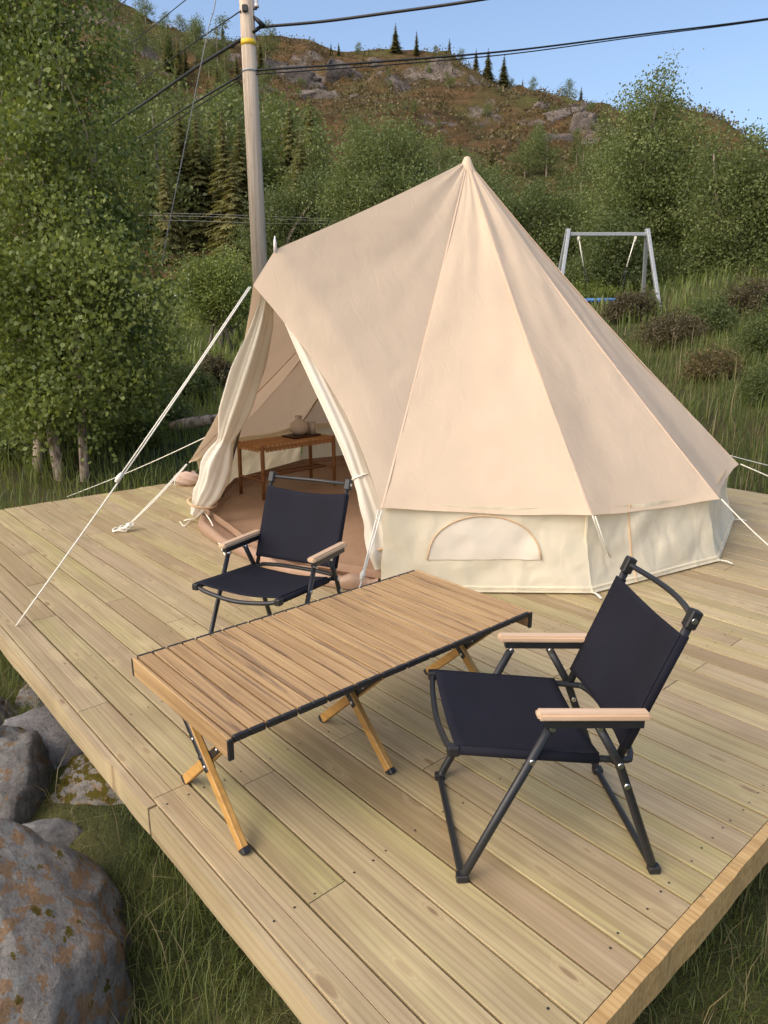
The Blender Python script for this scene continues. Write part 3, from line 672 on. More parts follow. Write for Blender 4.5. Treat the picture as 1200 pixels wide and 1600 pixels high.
guy(EV[5] , (3.0, 8.2, -0.02))

# ================================================================ BENCH AND WHAT STANDS ON IT
LB = np.array([-1.24, 6.015]); ld = np.array([0.70, 0.714]); ld /= np.linalg.norm(ld); sdn = np.array([ld[1], -ld[0]])
bench = empty('bench', (LB[0] + ld[0] * 0.395 + sdn[0] * 0.165, LB[1] + ld[1] * 0.395 + sdn[1] * 0.165, 0.016), math.atan2(ld[1], ld[0])); tag(bench, 'low wooden bench with woven strap seat inside the tent', 'bench')
BL, BW, BH = 0.79, 0.33, 0.455
for sx in (-1, 1):
    for sy in (-1, 1):
        tube('leg', [(sx * BL / 2, sy * BW / 2, 0), (sx * BL / 2 * 0.99, sy * BW / 2, BH * 0.8), (sx * BL / 2 * 0.985, sy * BW / 2, BH)], 0.018, 'teak', bench, seg=10, radii=[0.85, 1, 0.95])
for sx in (-1, 1):
    tube('stretcher', [(sx * BL / 2, -BW / 2, 0.16), (sx * BL / 2, BW / 2, 0.16)], 0.010, 'teak', bench)
for yy in (-0.05, 0.05): tube('stretcher', [(-BL / 2, yy, 0.165), (BL / 2, yy, 0.165)], 0.010, 'teak', bench)
for sy in (-1, 1): tube('rail', [(-BL / 2, sy * BW / 2, BH - 0.03), (BL / 2, sy * BW / 2, BH - 0.03)], 0.013, 'teak', bench)
for sx in (-1, 1): tube('rail', [(sx * BL / 2, -BW / 2, BH - 0.03), (sx * BL / 2, BW / 2, BH - 0.03)], 0.013, 'teak', bench)
def strap(a0, a1, along):
    # wraps over the rails: a flat loop with real thickness
    if along: pts = [(-BL / 2 - 0.016, a0, BH - 0.055), (-BL / 2 - 0.016, a0, BH - 0.018), (-BL / 2 + 0.01, a0, BH - 0.006), (BL / 2 - 0.01, a0, BH - 0.006), (BL / 2 + 0.016, a0, BH - 0.018), (BL / 2 + 0.016, a0, BH - 0.055)]; up = (0, 1, 0)
    else: pts = [(a0, -BW / 2 - 0.016, BH - 0.055), (a0, -BW / 2 - 0.016, BH - 0.018), (a0, -BW / 2 + 0.01, BH - 0.003), (a0, BW / 2 - 0.01, BH - 0.003), (a0, BW / 2 + 0.016, BH - 0.018), (a0, BW / 2 + 0.016, BH - 0.055)]; up = (1, 0, 0)
    return tube('strap', pts, 0.003, 'weave', bench, ry=a1 / 2, seg=6, up=up, smooth=False)
for k in range(17): strap(-BL / 2 + 0.045 + k * (BL - 0.09) / 16, 0.040, False)
for k in range(7): strap(-BW / 2 + 0.04 + k * (BW - 0.08) / 6, 0.038, True)
bx, by = bench.location.x, bench.location.y
bc = np.array([bx, by]) + ld * 0.16
tr = empty('serving_board', (bc[0], bc[1], BH + 0.019), bench.rotation_euler.z); tag(tr, 'small dark wooden board lying on the woven bench', 'board')
box('board', -0.15, 0.15, -0.095, 0.095, 0, 0.014, 'dark_wood', tr, 0.004)
prof = [(0.0, 0.0), (0.045, 0.0), (0.078, 0.03), (0.085, 0.065), (0.072, 0.10), (0.040, 0.125), (0.026, 0.14), (0.034, 0.165), (0.031, 0.165), (0.023, 0.14), (0.036, 0.122), (0.068, 0.098), (0.081, 0.065), (0.074, 0.033), (0.042, 0.004), (0.0, 0.004)]
cf = empty('glass_carafe', (bc[0] - 0.02, bc[1] - 0.01, BH + 0.0335)); tag(cf, 'round bubble glass carafe standing on the dark board', 'carafe'); lathe('body', prof, 'glass', cf, 24)
gp_ = [(0.0, 0.0), (0.028, 0.0), (0.033, 0.05), (0.036, 0.10), (0.033, 0.10), (0.030, 0.05), (0.025, 0.006), (0, 0.006)]
for k, (dx, dy) in enumerate(((0.055, 0.075), (0.10, 0.05), (-0.0, 0.105))):
    g = empty('drinking_glass', (bc[0] + dx * 0.9, bc[1] + dy * 0.6 + 0.02, BH + 0.0335 + (0.0 if k < 2 else 0))); tag(g, 'clear ribbed drinking glass behind the carafe', 'glass', 'drinking glasses on the bench')
    lathe('body', gp_, 'glass', g, 16)

# ================================================================ TABLE
tb = empty('roll_top_table', uv(1.755, 1.375)); tb.rotation_euler = (0, 0, DECK_RZ); tag(tb, 'low folding table with slatted brown wood top and crossed legs', 'table')
TW, TL_, TZ = 0.60, 1.215, 0.447                         # local x: along boards (table width), local y: -across
NS = 24; sp = TL_ / NS
for k in range(NS):
    y0 = -TL_ / 2 + k * sp; s = box('slat', -TW / 2 + 0.008, TW / 2 - 0.008, y0 + 0.0034, y0 + sp - 0.0034, TZ - 0.012, TZ - random.uniform(0, 0.0006), 'slat', tb, 0.0005)
    for sx in (-1, 1):
        cpx = sx * (TW / 2 - 0.003); c_ = box('end_cap', cpx - 0.006, cpx + 0.006, y0 + (0.0 if k % 2 else 0.003), y0 + sp - (0.003 if k % 2 else 0.0), TZ - 0.018, TZ + 0.0008, 'black_plastic', s, 0.002)
for sy in (-1, 1):
    yy = sy * (TL_ / 2 + 0.0075); e = box('end_panel', -TW / 2, TW / 2, yy - 0.006, yy + 0.006, TZ - 0.062, TZ - 0.001, 'slat', tb, 0.002)
    for sx in (-1, 1): box('corner_strip', sx * TW / 2 - 0.005, sx * TW / 2 + 0.005, yy - 0.008, yy + 0.008, TZ - 0.064, TZ - 0.004, 'black_plastic', e, 0.002)
    yr = sy * (TL_ / 2 - 0.03)
box('gap_darkener', -TW / 2 + 0.012, TW / 2 - 0.012, -TL_ / 2 + 0.004, TL_ / 2 - 0.004, TZ - 0.0152, TZ - 0.0125, 'black_plastic', tb)  # added black sheet, not a table part, keeps the slat gaps dark
for sx in (-1, 1): box('side_rail', sx * 0.235 - 0.011, sx * 0.235 + 0.011, -TL_ / 2 + 0.02, TL_ / 2 - 0.02, TZ - 0.038, TZ - 0.0155, 'leg_wood', tb, 0.002)
def bar(name, p0, p1, w, t_, mat, parent, up=(0, 1, 0)):
    bm = bmesh.new(); L = float(np.linalg.norm(np.array(p1) - np.array(p0))); box_bm(bm, -w / 2, w / 2, -t_ / 2, t_ / 2, 0, L)
    bmesh.ops.bevel(bm, geom=bm.edges[:], offset=min(w, t_) * 0.12, segments=1, affect='EDGES')
    zx = (Vector(p1) - Vector(p0)).normalized(); yx = Vector(up); xx = yx.cross(zx).normalized(); yx = zx.cross(xx)
    mt = Matrix((xx, yx, zx)).transposed().to_4x4(); mt.translation = Vector(p0); bmesh.ops.transform(bm, matrix=mt, verts=bm.verts)
    me = bpy.data.meshes.new(name); bm.to_mesh(me); bm.free(); me.materials.append(M[mat]); o = bpy.data.objects.new(name, me); COL.objects.link(o); o.parent = parent; return o
for vv in (0.845, 1.405, 1.965):
    yl = -(vv - 1.375)                               # local y runs against DV
    for sgn, off in ((1, 0.013), (-1, -0.013)):
        foot = (sgn * -0.215 , yl + off, 0.0); top = (sgn * 0.225, yl + off, TZ - 0.03)
        f3 = np.array(foot); t3 = np.array(top); lg = bar('leg', f3 + (t3 - f3) * 0.02, t3, 0.032, 0.022, 'leg_wood', tb)
        bar('foot_cap', f3, f3 + (t3 - f3) * 0.035, 0.034, 0.024, 'black_plastic', lg)
        bar('hinge_plate', f3 + (t3 - f3) * 0.42, f3 + (t3 - f3) * 0.80, 0.026, 0.028, 'black_metal', lg)
        for q in (0.45, 0.60, 0.76):
            c3 = f3 + (t3 - f3) * q; tube('rivet', [c3 + np.array([0, -0.0165, 0]), c3 + np.array([0, 0.0165, 0])], 0.005, 'steel', lg, seg=8)
    tube('pivot', [(0.005, yl - 0.03, 0.208), (0.005, yl + 0.03, 0.208)], 0.008, 'black_metal', tb)

# ================================================================ CHAIRS
def make_chair(label):
    r = empty('folding_chair'); tag(r, label, 'chair', 'folding armchairs by the table'); W = 0.2225
    t9 = 0.0068
    # U-shaped leg frames, flat oval tube
    for pts in ([(0.05, 0.457), (0.265, 0.008)], [(-0.076, 0.462), (-0.142, 0.345), (-0.268, 0.008)]):
        near = [(x, -W, z) for x, z in pts]; far = [(x, W, z) for x, z in reversed(pts)]
        # slight toe: feet sit a little wider than the arms
        path = fillet(near + far, 0.022, 5); o = tube('leg_frame', path, 0.0098, 'black_metal', r, ry=0.0125, seg=8, up=(0.35, 0, 1))
        for sy in (-1, 1): x, z = pts[-1]; box('foot_cap', x - 0.016, x + 0.016, sy * W - 0.013, sy * W + 0.013, 0.0, 0.022, 'black_plastic', o, 0.003)
    # seat frame: side tubes, bowed front tube, rear loop
    sf = [(0.296, -0.198, 0.393), (0.08, -0.202, 0.370), (-0.142, -0.202, 0.345), (-0.185, -0.185, 0.341), (-0.205, -0.10, 0.340), (-0.207, 0.0, 0.340), (-0.205, 0.10, 0.340), (-0.185, 0.185, 0.341), (-0.142, 0.202, 0.345), (0.08, 0.202, 0.370), (0.296, 0.198, 0.393)]
    sfo = tube('seat_frame', smooth_path(sf, 5), 0.0095, 'black_metal', r, seg=8)
    tube('front_rail', smooth_path([(0.296, -0.205, 0.393), (0.306, -0.14, 0.378), (0.312, 0, 0.365), (0.306, 0.14, 0.378), (0.296, 0.205, 0.393)], 5), 0.009, 'black_metal', r, seg=8)
    for sy in (-1, 1): box('corner_cap', 0.280, 0.312, sy * 0.203 - 0.014, sy * 0.203 + 0.014, 0.378, 0.407, 'black_plastic', sfo, 0.005, 2)
    def seat(a, b_):
        x = 0.292 - 0.385 * a; y = -0.205 + 0.41 * b_; base = 0.407 - (0.292 - x) * 0.112
        sag = 0.026 * math.sin(math.pi * b_) ** 0.8 * (0.55 + 0.45 * math.sin(math.pi * min(1, a * 0.9 + 0.1)))
        wr_ = 0.005 * float(vnoise(a * 5, b_ * 3, 4)) * math.sin(math.pi * b_)
        return (x, y, base - sag + wr_)
    st = grid_mesh('seat', seat, 16, 20, 'navy', r); sm = st.modifiers.new('thickness', 'SOLIDIFY'); sm.thickness = 0.004
    for sy in (-1, 1):
        tube('seam_sleeve', [(0.285, sy * 0.203, 0.3935), (0.1, sy * 0.205, 0.3725), (-0.09, sy * 0.205, 0.3515)], 0.0135, 'navy', st, seg=10)
    # back posts, rail and fabric
    p0 = np.array([-0.142, 0, 0.345]); p1 = np.array([-0.302, 0, 0.747]); bd = (p1 - p0) / np.linalg.norm(p1 - p0); bn = np.array([-bd[2], 0, bd[0]]); bn = -bn if bn[0] > 0 else bn
    for sy in (-1, 1):
        a = p0 + np.array([0, sy * 0.205, 0]); b_ = p1 + np.array([0, sy * 0.205, 0])
        po = tube('back_post', [a - bd * 0.012, b_ + bd * 0.01], 0.0085, 'black_metal', r, ry=0.0125, seg=8, up=(1, 0, 0.4))
        bar('post_cap', b_ - bd * 0.028, b_ + bd * 0.022, 0.030, 0.028, 'black_plastic', po, up=(0, 1, 0))
        for q, pt in enumerate((b_ - bd * 0.004 , a)):
            tube('bolt', [pt + np.array([0, sy * 0.008, 0]), pt + np.array([0, sy * (0.0165 if q == 0 else 0.030), 0])], 0.0078, 'steel', po, seg=10)
    top = [p1 + np.array([0, y, 0]) + bn * dq + bd * dz for y, dq, dz in ((-0.200, 0.0, 0.0), (-0.165, 0.012, 0.001), (-0.09, 0.030, 0.004), (0, 0.036, 0.006), (0.09, 0.030, 0.004), (0.165, 0.012, 0.001), (0.200, 0, 0))]
    tube('top_rail', smooth_path(top, 4), 0.0085, 'black_metal', r, seg=8)
    def back(a, b_):
        L = np.linalg.norm(p1 - p0); y = -0.213 + 0.426 * b_; sgm = math.sin(math.pi * b_)
        q = p0 + bd * (0.045 + (L - 0.045 - 0.048 - 0.012 * sgm) * a) + bn * (0.022 * sgm ** 0.8 - 0.013) + np.array([0, y, 0])
        return tuple(q + bn * 0.004 * float(vnoise(a * 4 + b_ * 3, b_ * 4 - a * 3, 8)) * sgm)
    bk = grid_mesh('backrest', back, 18, 20, 'navy', r); sm = bk.modifiers.new('thickness', 'SOLIDIFY'); sm.thickness = 0.004
    for sy in (-1, 1):
        tube('seam_sleeve', [p0 + bd * 0.045 + np.array([0, sy * 0.205, 0]), p0 + bd * (np.linalg.norm(p1 - p0) - 0.05) + np.array([0, sy * 0.205, 0])], 0.0125, 'navy', bk, ry=0.0158, seg=10, up=(1, 0, 0.4))
    # arms
    for sy in (-1, 1):
        yc = sy * (W + 0.006); bm = bmesh.new(); box_bm(bm, -0.205, 0.088, yc - 0.019, yc + 0.019, 0.492, 0.513)
        for v_ in bm.verts: v_.co.z -= (0.088 - v_.co.x) * 0.035
        bmesh.ops.bevel(bm, geom=bm.edges[:], offset=0.006, segments=2, affect='EDGES')
        me = bpy.data.meshes.new('armrest'); bm.to_mesh(me); bm.free(); me.materials.append(M['beech']); ar = bpy.data.objects.new('armrest', me); COL.objects.link(ar); ar.parent = r
        bm = bmesh.new(); box_bm(bm, -0.19, 0.066, yc - 0.012, yc + 0.012, 0.470, 0.491)
        for v_ in bm.verts: v_.co.z -= (0.088 - v_.co.x) * 0.035
        me = bpy.data.meshes.new('arm_bracket'); bm.to_mesh(me); bm.free(); me.materials.append(M['black_metal']); ab = bpy.data.objects.new('arm_bracket', me); COL.objects.link(ab); ab.parent = ar
        for (x, z) in ((0.046, 0.462), (-0.078, 0.458), (0.093, 0.366), (-0.165, 0.283)):
            tube('bolt', [(x, sy * (W - 0.012), z), (x, sy * (W + 0.0135), z)], 0.0075, 'steel', r, seg=10)
    return r
ch = make_chair('black folding armchair with its back to the tent, behind the slatted table'); ch.location = (-0.476, 2.985, 0); ch.rotation_euler = (0, 0, math.atan2(-0.905, -0.42))
ch2 = copy_tree(ch); ch2['label'] = 'black folding armchair standing alone near the deck end, facing the slatted table'; ch2.location = (0.4625, 1.846, 0); ch2.rotation_euler = (0, 0, math.atan2(-0.06, -1.0))

# ================================================================ SMALL THINGS BESIDE THE TENT
bg_c = at_z(284, 762, 0.0); sk = empty('canvas_bag', (bg_c[0] + 0.03, bg_c[1] + 0.10, 0)); sk.scale = (0.85, 0.75, 0.55); tag(sk, 'pinkish canvas storage bag lying beside the tent door', 'bag')
V_, F_ = [], []
for i in range(13):
    for j in range(20):
        a = 2 * math.pi * j / 20; t_ = i / 12; r_ = 0.11 * (math.sin(math.pi * min(0.97, 0.12 + 0.80 * t_)) ** 0.6) * (1 + 0.15 * math.sin(4 * a + i)); V_.append((r_ * 1.25 * math.cos(a), r_ * math.sin(a), 0.24 * t_ + 0.01 * math.sin(3 * a)))
    if i:
        for j in range(20): F_.append(((i - 1) * 20 + j, (i - 1) * 20 + (j + 1) % 20, i * 20 + (j + 1) % 20, i * 20 + j))
F_.append(tuple(reversed(range(20)))); link('body', V_, F_, 'sack', sk, smooth=True)
tube('drawstring', [(-0.08, -0.10, 0.2), (-0.11, -0.13, 0.1), (-0.10, -0.15, 0.01)], 0.005, 'rope', sk, seg=5)
lg_p = at_y(282, 680, 9.5); lz = float(ground_z(lg_p[0], lg_p[1]))
lgo = empty('fallen_log', (lg_p[0], lg_p[1], lz)); tag(lgo, 'weathered grey piece of log lying in the grass behind the tent', 'log')
tube('trunk', [(-0.12, 0.05, 0.12), (0.1, 0.0, 0.17), (0.35, -0.05, 0.22), (0.6, -0.1, 0.26)], 0.085, 'bark', lgo, seg=12, radii=[0.9, 1.0, 0.9, 0.7])

# ================================================================ ROCKS
from mathutils import noise as mnoise
def rock_sub(sc): return 5
def rock(name, loc, sc, seed, mat, label, rough=0.22, rz=0.0, tilt=0.0, flat=0.0, boxy=0.0):
    bm = bmesh.new(); bmesh.ops.create_icosphere(bm, subdivisions=5, radius=1.0)
    for v_ in bm.verts:
        d = v_.co.normalized()
        if boxy > 0:
            m_ = max(abs(d.x), abs(d.y), abs(d.z)); d2 = d / m_; d = d.lerp(d2 * 0.85, boxy)
        q = v_.co.normalized() * 1.1 + Vector((seed * 7.1, seed * 3.3, seed * 1.7))
        k = 1 + rough * mnoise.noise(q) * 1.6 + rough * 0.5 * mnoise.noise(q * 2.7) + rough * 0.22 * mnoise.noise(q * 7) + rough * 0.16 * mnoise.noise(q * 15) - rough * 0.45 * max(0, 0.12 - abs(mnoise.noise(q * 2.1 + Vector((5, 1, 2)))))/0.12
        v_.co = d * k
        if flat and v_.co.z > flat: v_.co.z = flat + (v_.co.z - flat) * 0.25
    rg = random.Random(seed * 13 + 1)
    for _ in range(11):                                  # broken planes
        nrm = Vector((rg.gauss(0, 1), rg.gauss(0, 1), rg.gauss(0, 1))).normalized(); dd = rg.uniform(0.62, 0.90)
        for v_ in bm.verts:
            h_ = v_.co.dot(nrm) - dd
            if h_ > 0: v_.co -= nrm * h_ * 0.85
    for v_ in bm.verts:
        q = v_.co * 1.0 + Vector((seed * 2.3, seed, 4.0)); v_.co *= 1 + 0.045 * mnoise.noise(q * 3.2) + 0.022 * mnoise.noise(q * 8) + 0.012 * mnoise.noise(q * 19)
    me = bpy.data.meshes.new(name); bm.to_mesh(me); bm.free(); me.materials.append(M[mat]); me.polygons.foreach_set('use_smooth', [True] * len(me.polygons))
    o = bpy.data.objects.new(name, me); COL.objects.link(o); o.location = loc; o.scale = tuple(q_ * 1.14 for q_ in sc); o.rotation_euler = (tilt, 0, rz); tag(o, label, 'rock'); return o
rock('boulder', (-1.00, 1.52, -0.36), (0.31, 0.48, 0.35), 1, 'rock_lichen', 'big boulder covered in orange and grey lichen', 0.16, 0.5, 0.10, 0.75, 0.45)
rock('boulder', (-1.60, 2.38, -0.42), (0.28, 0.34, 0.34), 2, 'rock_mix', 'rough brownish boulder beside the smooth grey stone', 0.2, 0.2, 0, 0, 0.3)
rock('stone', (-1.43, 2.80, -0.40), (0.29, 0.21, 0.22), 3, 'rock_grey', 'smooth pale grey stone tucked under the deck edge', 0.07, 0.5, -0.15, 0, 0.35)
rock('stone', (-1.63, 3.22, -0.42), (0.20, 0.17, 0.17), 4, 'rock_mix', 'brown angular stone in grass behind the pale grey stone', 0.22, 0.9, 0.2, 0, 0.3)
rock('stone', (-1.15, 2.50, -0.42), (0.23, 0.22, 0.15), 5, 'rock_moss', 'low stone with yellow moss and pale lichen', 0.25, 0.1, 0, 0, 0.2)
rock('stone', (-1.22, 2.20, -0.40), (0.15, 0.11, 0.12), 6, 'rock_grey', 'small blue grey stone between boulder and mossy stone', 0.15, 0.4, 0, 0, 0.4)
rock('stone', (-0.48, 1.47, -0.42), (0.08, 0.06, 0.05), 8, 'rock_grey', 'small dark stone sunk in the grass by the lichen boulder', 0.2)
rock('stone', (-1.32, 2.62, -0.45), (0.13, 0.10, 0.10), 9, 'rock_mix', 'small lichen spotted stone wedged below the smooth grey stone', 0.2)
rock('boulder', (-2.05, 2.9, -0.42), (0.28, 0.30, 0.24), 10, 'rock_mix', 'dark boulder half hidden in grass far from the deck', 0.2)

# ================================================================ FOLIAGE GENERATORS
def leaves(centres, per, spread, size, seed, droop=0.3, aspect=0.62):
    """rhombic leaves (quads) clustered round twig centres"""
    g = np.random.default_rng(seed); C = np.repeat(centres, per, axis=0); n_ = len(C)
    P = C + g.normal(0, 1, (n_, 3)) * spread * np.array([1, 1, 0.8]); P[:, 2] -= np.abs(g.normal(0, 1, n_)) * spread * droop
    d = g.normal(0, 1, (n_, 3)); d[:, 2] -= 0.5; d /= np.linalg.norm(d, axis=1)[:, None]
    e = g.normal(0, 1, (n_, 3)); e[:, 2] *= 0.5; s_ = np.cross(d, e); s_ /= np.linalg.norm(s_, axis=1)[:, None] + 1e-9
    L = size * g.uniform(0.6, 1.3, n_)[:, None]; w = L * aspect * 0.5; nn = np.cross(d, s_)
    a = P; b_ = P + d * L * 0.45 + s_ * w + nn * L * 0.08; c_ = P + d * L; e2 = P + d * L * 0.45 - s_ * w + nn * L * 0.08
    V_ = np.stack([a, b_, c_, e2], 1).reshape(-1, 3); F_ = np.arange(n_ * 4).reshape(-1, 4)
    cl = np.repeat(g.uniform(0, 1, len(centres)), per); return V_, F_, np.clip(0.80 * cl + 0.5 * g.uniform(0, 1, n_) - 0.12, 0, 1)  # random clump tone, weighted up to imitate light and shade between clumps
def blob_points(blobs, n_, seed, shell=0.45):
    g = np.random.default_rng(seed); vol = np.array([b_[3] * b_[4] * b_[5] for b_ in blobs]) ** 0.8; k = g.choice(len(blobs), n_, p=vol / vol.sum()); B = np.array([b_[:6] for b_ in blobs])[k]
    d = g.normal(0, 1, (n_, 3)); d /= np.linalg.norm(d, axis=1)[:, None]; r_ = g.uniform(0, 1, n_) ** shell
    lump = 1 + 0.60 * np.array([mnoise.noise(Vector((a * 2.2 + s_ * 3.1, b2 * 2.2, c_ * 2.2))) for (a, b2, c_), s_ in zip(d, k)])
    return B[:, :3] + d * (r_ * lump)[:, None] * B[:, 3:6]
def limb_mesh(name, base, targets, r0, mat, parent, seed, trunk_top=None, lean=0.12):
    rg = random.Random(seed); V_, F_ = [], []
    for tgt, rr_, start in targets:
        s_ = np.array(start); e = np.array(tgt); mid = s_ * 0.5 + e * 0.5 + np.array([rg.uniform(-1, 1), rg.uniform(-1, 1), rg.uniform(-0.2, 0.6)]) * lean * np.linalg.norm(e - s_)
        pts = smooth_path([s_, mid, e], 5); v2, f2 = tube_data(pts, rr_, seg=6, radii=np.linspace(1, 0.22, len(pts))); o_ = len(V_); V_ += v2; F_ += [tuple(i + o_ for i in f) for f in f2]
    return link(name, V_, F_, mat, parent, smooth=True)
def tree(name, label, cat_group, base, blobs, n_cl, per, spread, size, seed, leaf, trunks, barkm='bark', limbs=22, shell=0.45, aspect=0.62):
    o = empty(name, base); tag(o, label, 'tree', cat_group); b0 = np.array(base)
    pts = blob_points(blobs, n_cl, seed, shell); Vv, Ff, at = leaves(pts - b0, per, spread, size, seed + 1, aspect=aspect)
    fast_mesh('crown', Vv, Ff, leaf, o, at)
    g = random.Random(seed); T = []
    tr_paths = []
    for (sx, sy, top, r_) in trunks:
        s_ = np.array([sx, sy, 0.0]) - np.array([0, 0, 0.15]); e = np.array(top) - b0; T.append((e, r_, s_)); tr_paths.append((s_, e, r_))
    for k in range(limbs):
        s_, e, r_ = tr_paths[k % len(tr_paths)]; q = g.uniform(0.3, 0.92); st = s_ + (e - s_) * q; cand = pts[g.randrange(len(pts))] - b0
        for _ in range(12):
            c2 = pts[g.randrange(len(pts))] - b0
            if np.linalg.norm(c2 - st) < np.linalg.norm(cand - st) and c2[2] > st[2] - 0.1: cand = c2
        T.append((cand, r_ * (1 - q) * 0.5 + 0.006, st))
    limb_mesh('trunk', b0, T, 0.1, barkm, o, seed); return o
def px_blob(px, py, Y, rx, ry, depth=None):
    c_ = at_y(px, py, Y); k = Y / FPX * 1.02; return (c_[0], c_[1], c_[2], rx * k, (depth if depth else rx * k), ry * k)

# ---- the near birch at the left edge of the deck
bY = 8.2; bb = at_z(112, 768, -0.25)
blobs = [px_blob(20, 40, 8.6, 130, 150), px_blob(150, 90, 8.7, 50, 110), px_blob(95, 230, 8.5, 110, 130), px_blob(40, 380, 8.3, 150, 140), px_blob(165, 350, 8.4, 60, 110), px_blob(190, 480, 8.3, 95, 90), px_blob(60, 560, 8.0, 140, 100), px_blob(215, 590, 8.2, 60, 75), px_blob(20, 670, 8.2, 90, 70), px_blob(120, 640, 8.6, 80, 70), px_blob(110, 420, 7.5, 110, 120), px_blob(70, 250, 7.7, 100, 150), px_blob(90, 590, 7.5, 120, 80), px_blob(20, 480, 7.4, 100, 120), px_blob(130, 560, 7.2, 75, 100), px_blob(150, 440, 7.3, 80, 90), px_blob(60, 640, 7.3, 90, 50), px_blob(-120, 300, 9.0, 130, 380), px_blob(30, -120, 8.9, 130, 130)]
tree('birch_tree', 'large leafy birch with twin pale trunks at the deck corner', None, (bb[0], bb[1], float(ground_z(bb[0], bb[1]))), blobs, 1700, 62, 0.125, 0.052, 21, 'leaf_birch', [(-0.10, 0.0, at_y(70, 60, 8.6), 0.062), (0.12, 0.05, at_y(150, 240, 8.5), 0.05), (-0.5, 0.3, at_y(-40, 100, 8.9), 0.06)], limbs=60, shell=0.5, aspect=0.75)

# ---- middle-distance trees
MID = [
 # px, dist, blobs(px,py,rx,ry), leaf, clusters, per, spread, size, label
 (1020, 27, [(1035, 130, 18, 45), (1020, 200, 48, 70), (985, 180, 14, 40), (1000, 290, 72, 80), (1065, 280, 45, 90), (960, 360, 45, 70), (1030, 390, 85, 80), (1090, 400, 40, 70)], 'leaf_birch2', 2300, 10, 0.20, 0.17, 'tall pointed birch standing behind the swing frame'),
 (1150, 24, [(1115, 240, 14, 38), (1160, 245, 15, 36), (1135, 300, 50, 60), (1190, 330, 60, 90), (1120, 390, 45, 70), (1170, 420, 60, 60), (1240, 300, 60, 110)], 'leaf_birch2', 1900, 10, 0.19, 0.16, 'birch with slim white trunks right of the swing frame'),
 (590, 38, [(610, 215, 45, 35), (570, 245, 50, 40), (645, 250, 40, 45), (590, 300, 80, 60), (540, 310, 45, 50), (660, 330, 50, 50), (600, 380, 80, 60)], 'leaf_birch2', 1700, 9, 0.27, 0.22, 'round bushy birch rising behind the tent roof'),
 (835, 31, [(840, 320, 50, 30), (800, 340, 45, 40), (880, 345, 45, 40), (840, 380, 75, 60), (910, 410, 45, 50), (860, 440, 80, 50)], 'leaf_dark', 1600, 9, 0.22, 0.19, 'dark rounded tree between tent roof and swing frame'),
 (335, 19, [(335, 425, 42, 30), (310, 455, 35, 35), (365, 450, 35, 40), (340, 475, 50, 28)], 'leaf_birch', 800, 10, 0.13, 0.11, 'small round leafy tree left of the utility pole foot'),
 (945, 25, [(930, 425, 40, 30), (975, 420, 45, 45), (1010, 440, 40, 40), (900, 440, 35, 30), (955, 380, 40, 50)], 'leaf_dark', 1100, 9, 0.18, 0.15, 'low dark leafy tree directly behind the swing seat'),
 (1090, 25, [(1080, 430, 40, 45), (1110, 450, 45, 40), (1060, 450, 30, 30)], 'leaf_dark', 800, 9, 0.18, 0.15, 'dense dark thicket tree beside the right swing post'),
 (440, 45, [(440, 330, 40, 40), (480, 350, 40, 45), (420, 380, 50, 50), (500, 300, 30, 40)], 'leaf_dark', 900, 9, 0.3, 0.24, 'dark broadleaf tree right of the utility pole'),
 (720, 46, [(700, 290, 50, 40), (750, 300, 50, 40), (720, 350, 70, 50)], 'leaf_dark', 900, 9, 0.3, 0.25, 'low dark tree behind the tent apex'),
]
for i, (px, Y_, bl, leaf, ncl, per, spr, siz, lab) in enumerate(MID):
    x0 = at_y(px, 450, Y_)[0]; base = (x0, Y_, float(ground_z(x0, Y_)) if Y_ < 45 else float(hill_z(x0, Y_)))
    blobs = [px_blob(a, b_, Y_ + random.uniform(-0.6, 0.6), c_, d) for a, b_, c_, d in bl]
    topi = min(bl, key=lambda q: q[1]); tops = [at_y(topi[0], topi[1], Y_), at_y(bl[2][0], bl[2][1], Y_), at_y(bl[-1][0], bl[-1][1], Y_)]
    tree('leafy_tree', lab, None, base, blobs, int(ncl * 0.30), per * 10, spr * 1.35, siz * 0.55, 100 + i * 7, leaf, [(0, 0, tops[0], 0.012 * Y_ * 0.42), (0.35, 0.1, tops[1], 0.01 * Y_ * 0.36), (-0.3, 0, tops[2], 0.01 * Y_ * 0.3)], 'bark_mid', limbs=26, shell=0.55)

# ---- spruces: one mesh per variant, many individuals
def spruce_mesh(seed, h=1.0, wid=0.23, whorls=30):
    g = np.random.default_rng(seed); V_, A_ = [], []
    for w in range(whorls):
        t_ = (w + g.uniform(-0.3, 0.3)) / whorls; z = 0.06 + 0.92 * t_; R_ = wid * (1 - t_) ** 0.85 * g.uniform(0.75, 1.15) + 0.012; nb = int(10 - 4 * t_)
        for k in range(nb):
            a = 2 * math.pi * (k + g.uniform(-0.35, 0.35)) / nb; dr = np.array([math.cos(a), math.sin(a), -0.35 - 0.25 * g.uniform()]); sd = np.array([-math.sin(a), math.cos(a), 0]); L = R_ * g.uniform(0.7, 1.15)
            col = g.uniform()
            for q in range(5):
                p = np.array([0, 0, z]) + dr * L * (q / 5.0); ln = L * 0.42 * (1.1 - q / 6); wd = L * 0.22 * (1.15 - q / 6)
                for sg in (-1, 1):
                    tip = p + dr * ln + sd * sg * wd * 1.3 + np.array([0, 0, -0.012 * g.uniform()]); V_ += [p, p + dr * ln * 0.45 + sd * sg * wd * 0.15, tip, p + sd * sg * wd * 0.7 + dr * 0.1 * ln]; A_.append(np.clip(col * 0.6 + 0.5 * g.uniform(), 0, 1))
    V_ = np.array(V_); return V_, np.arange(len(V_)).reshape(-1, 4), np.array(A_)
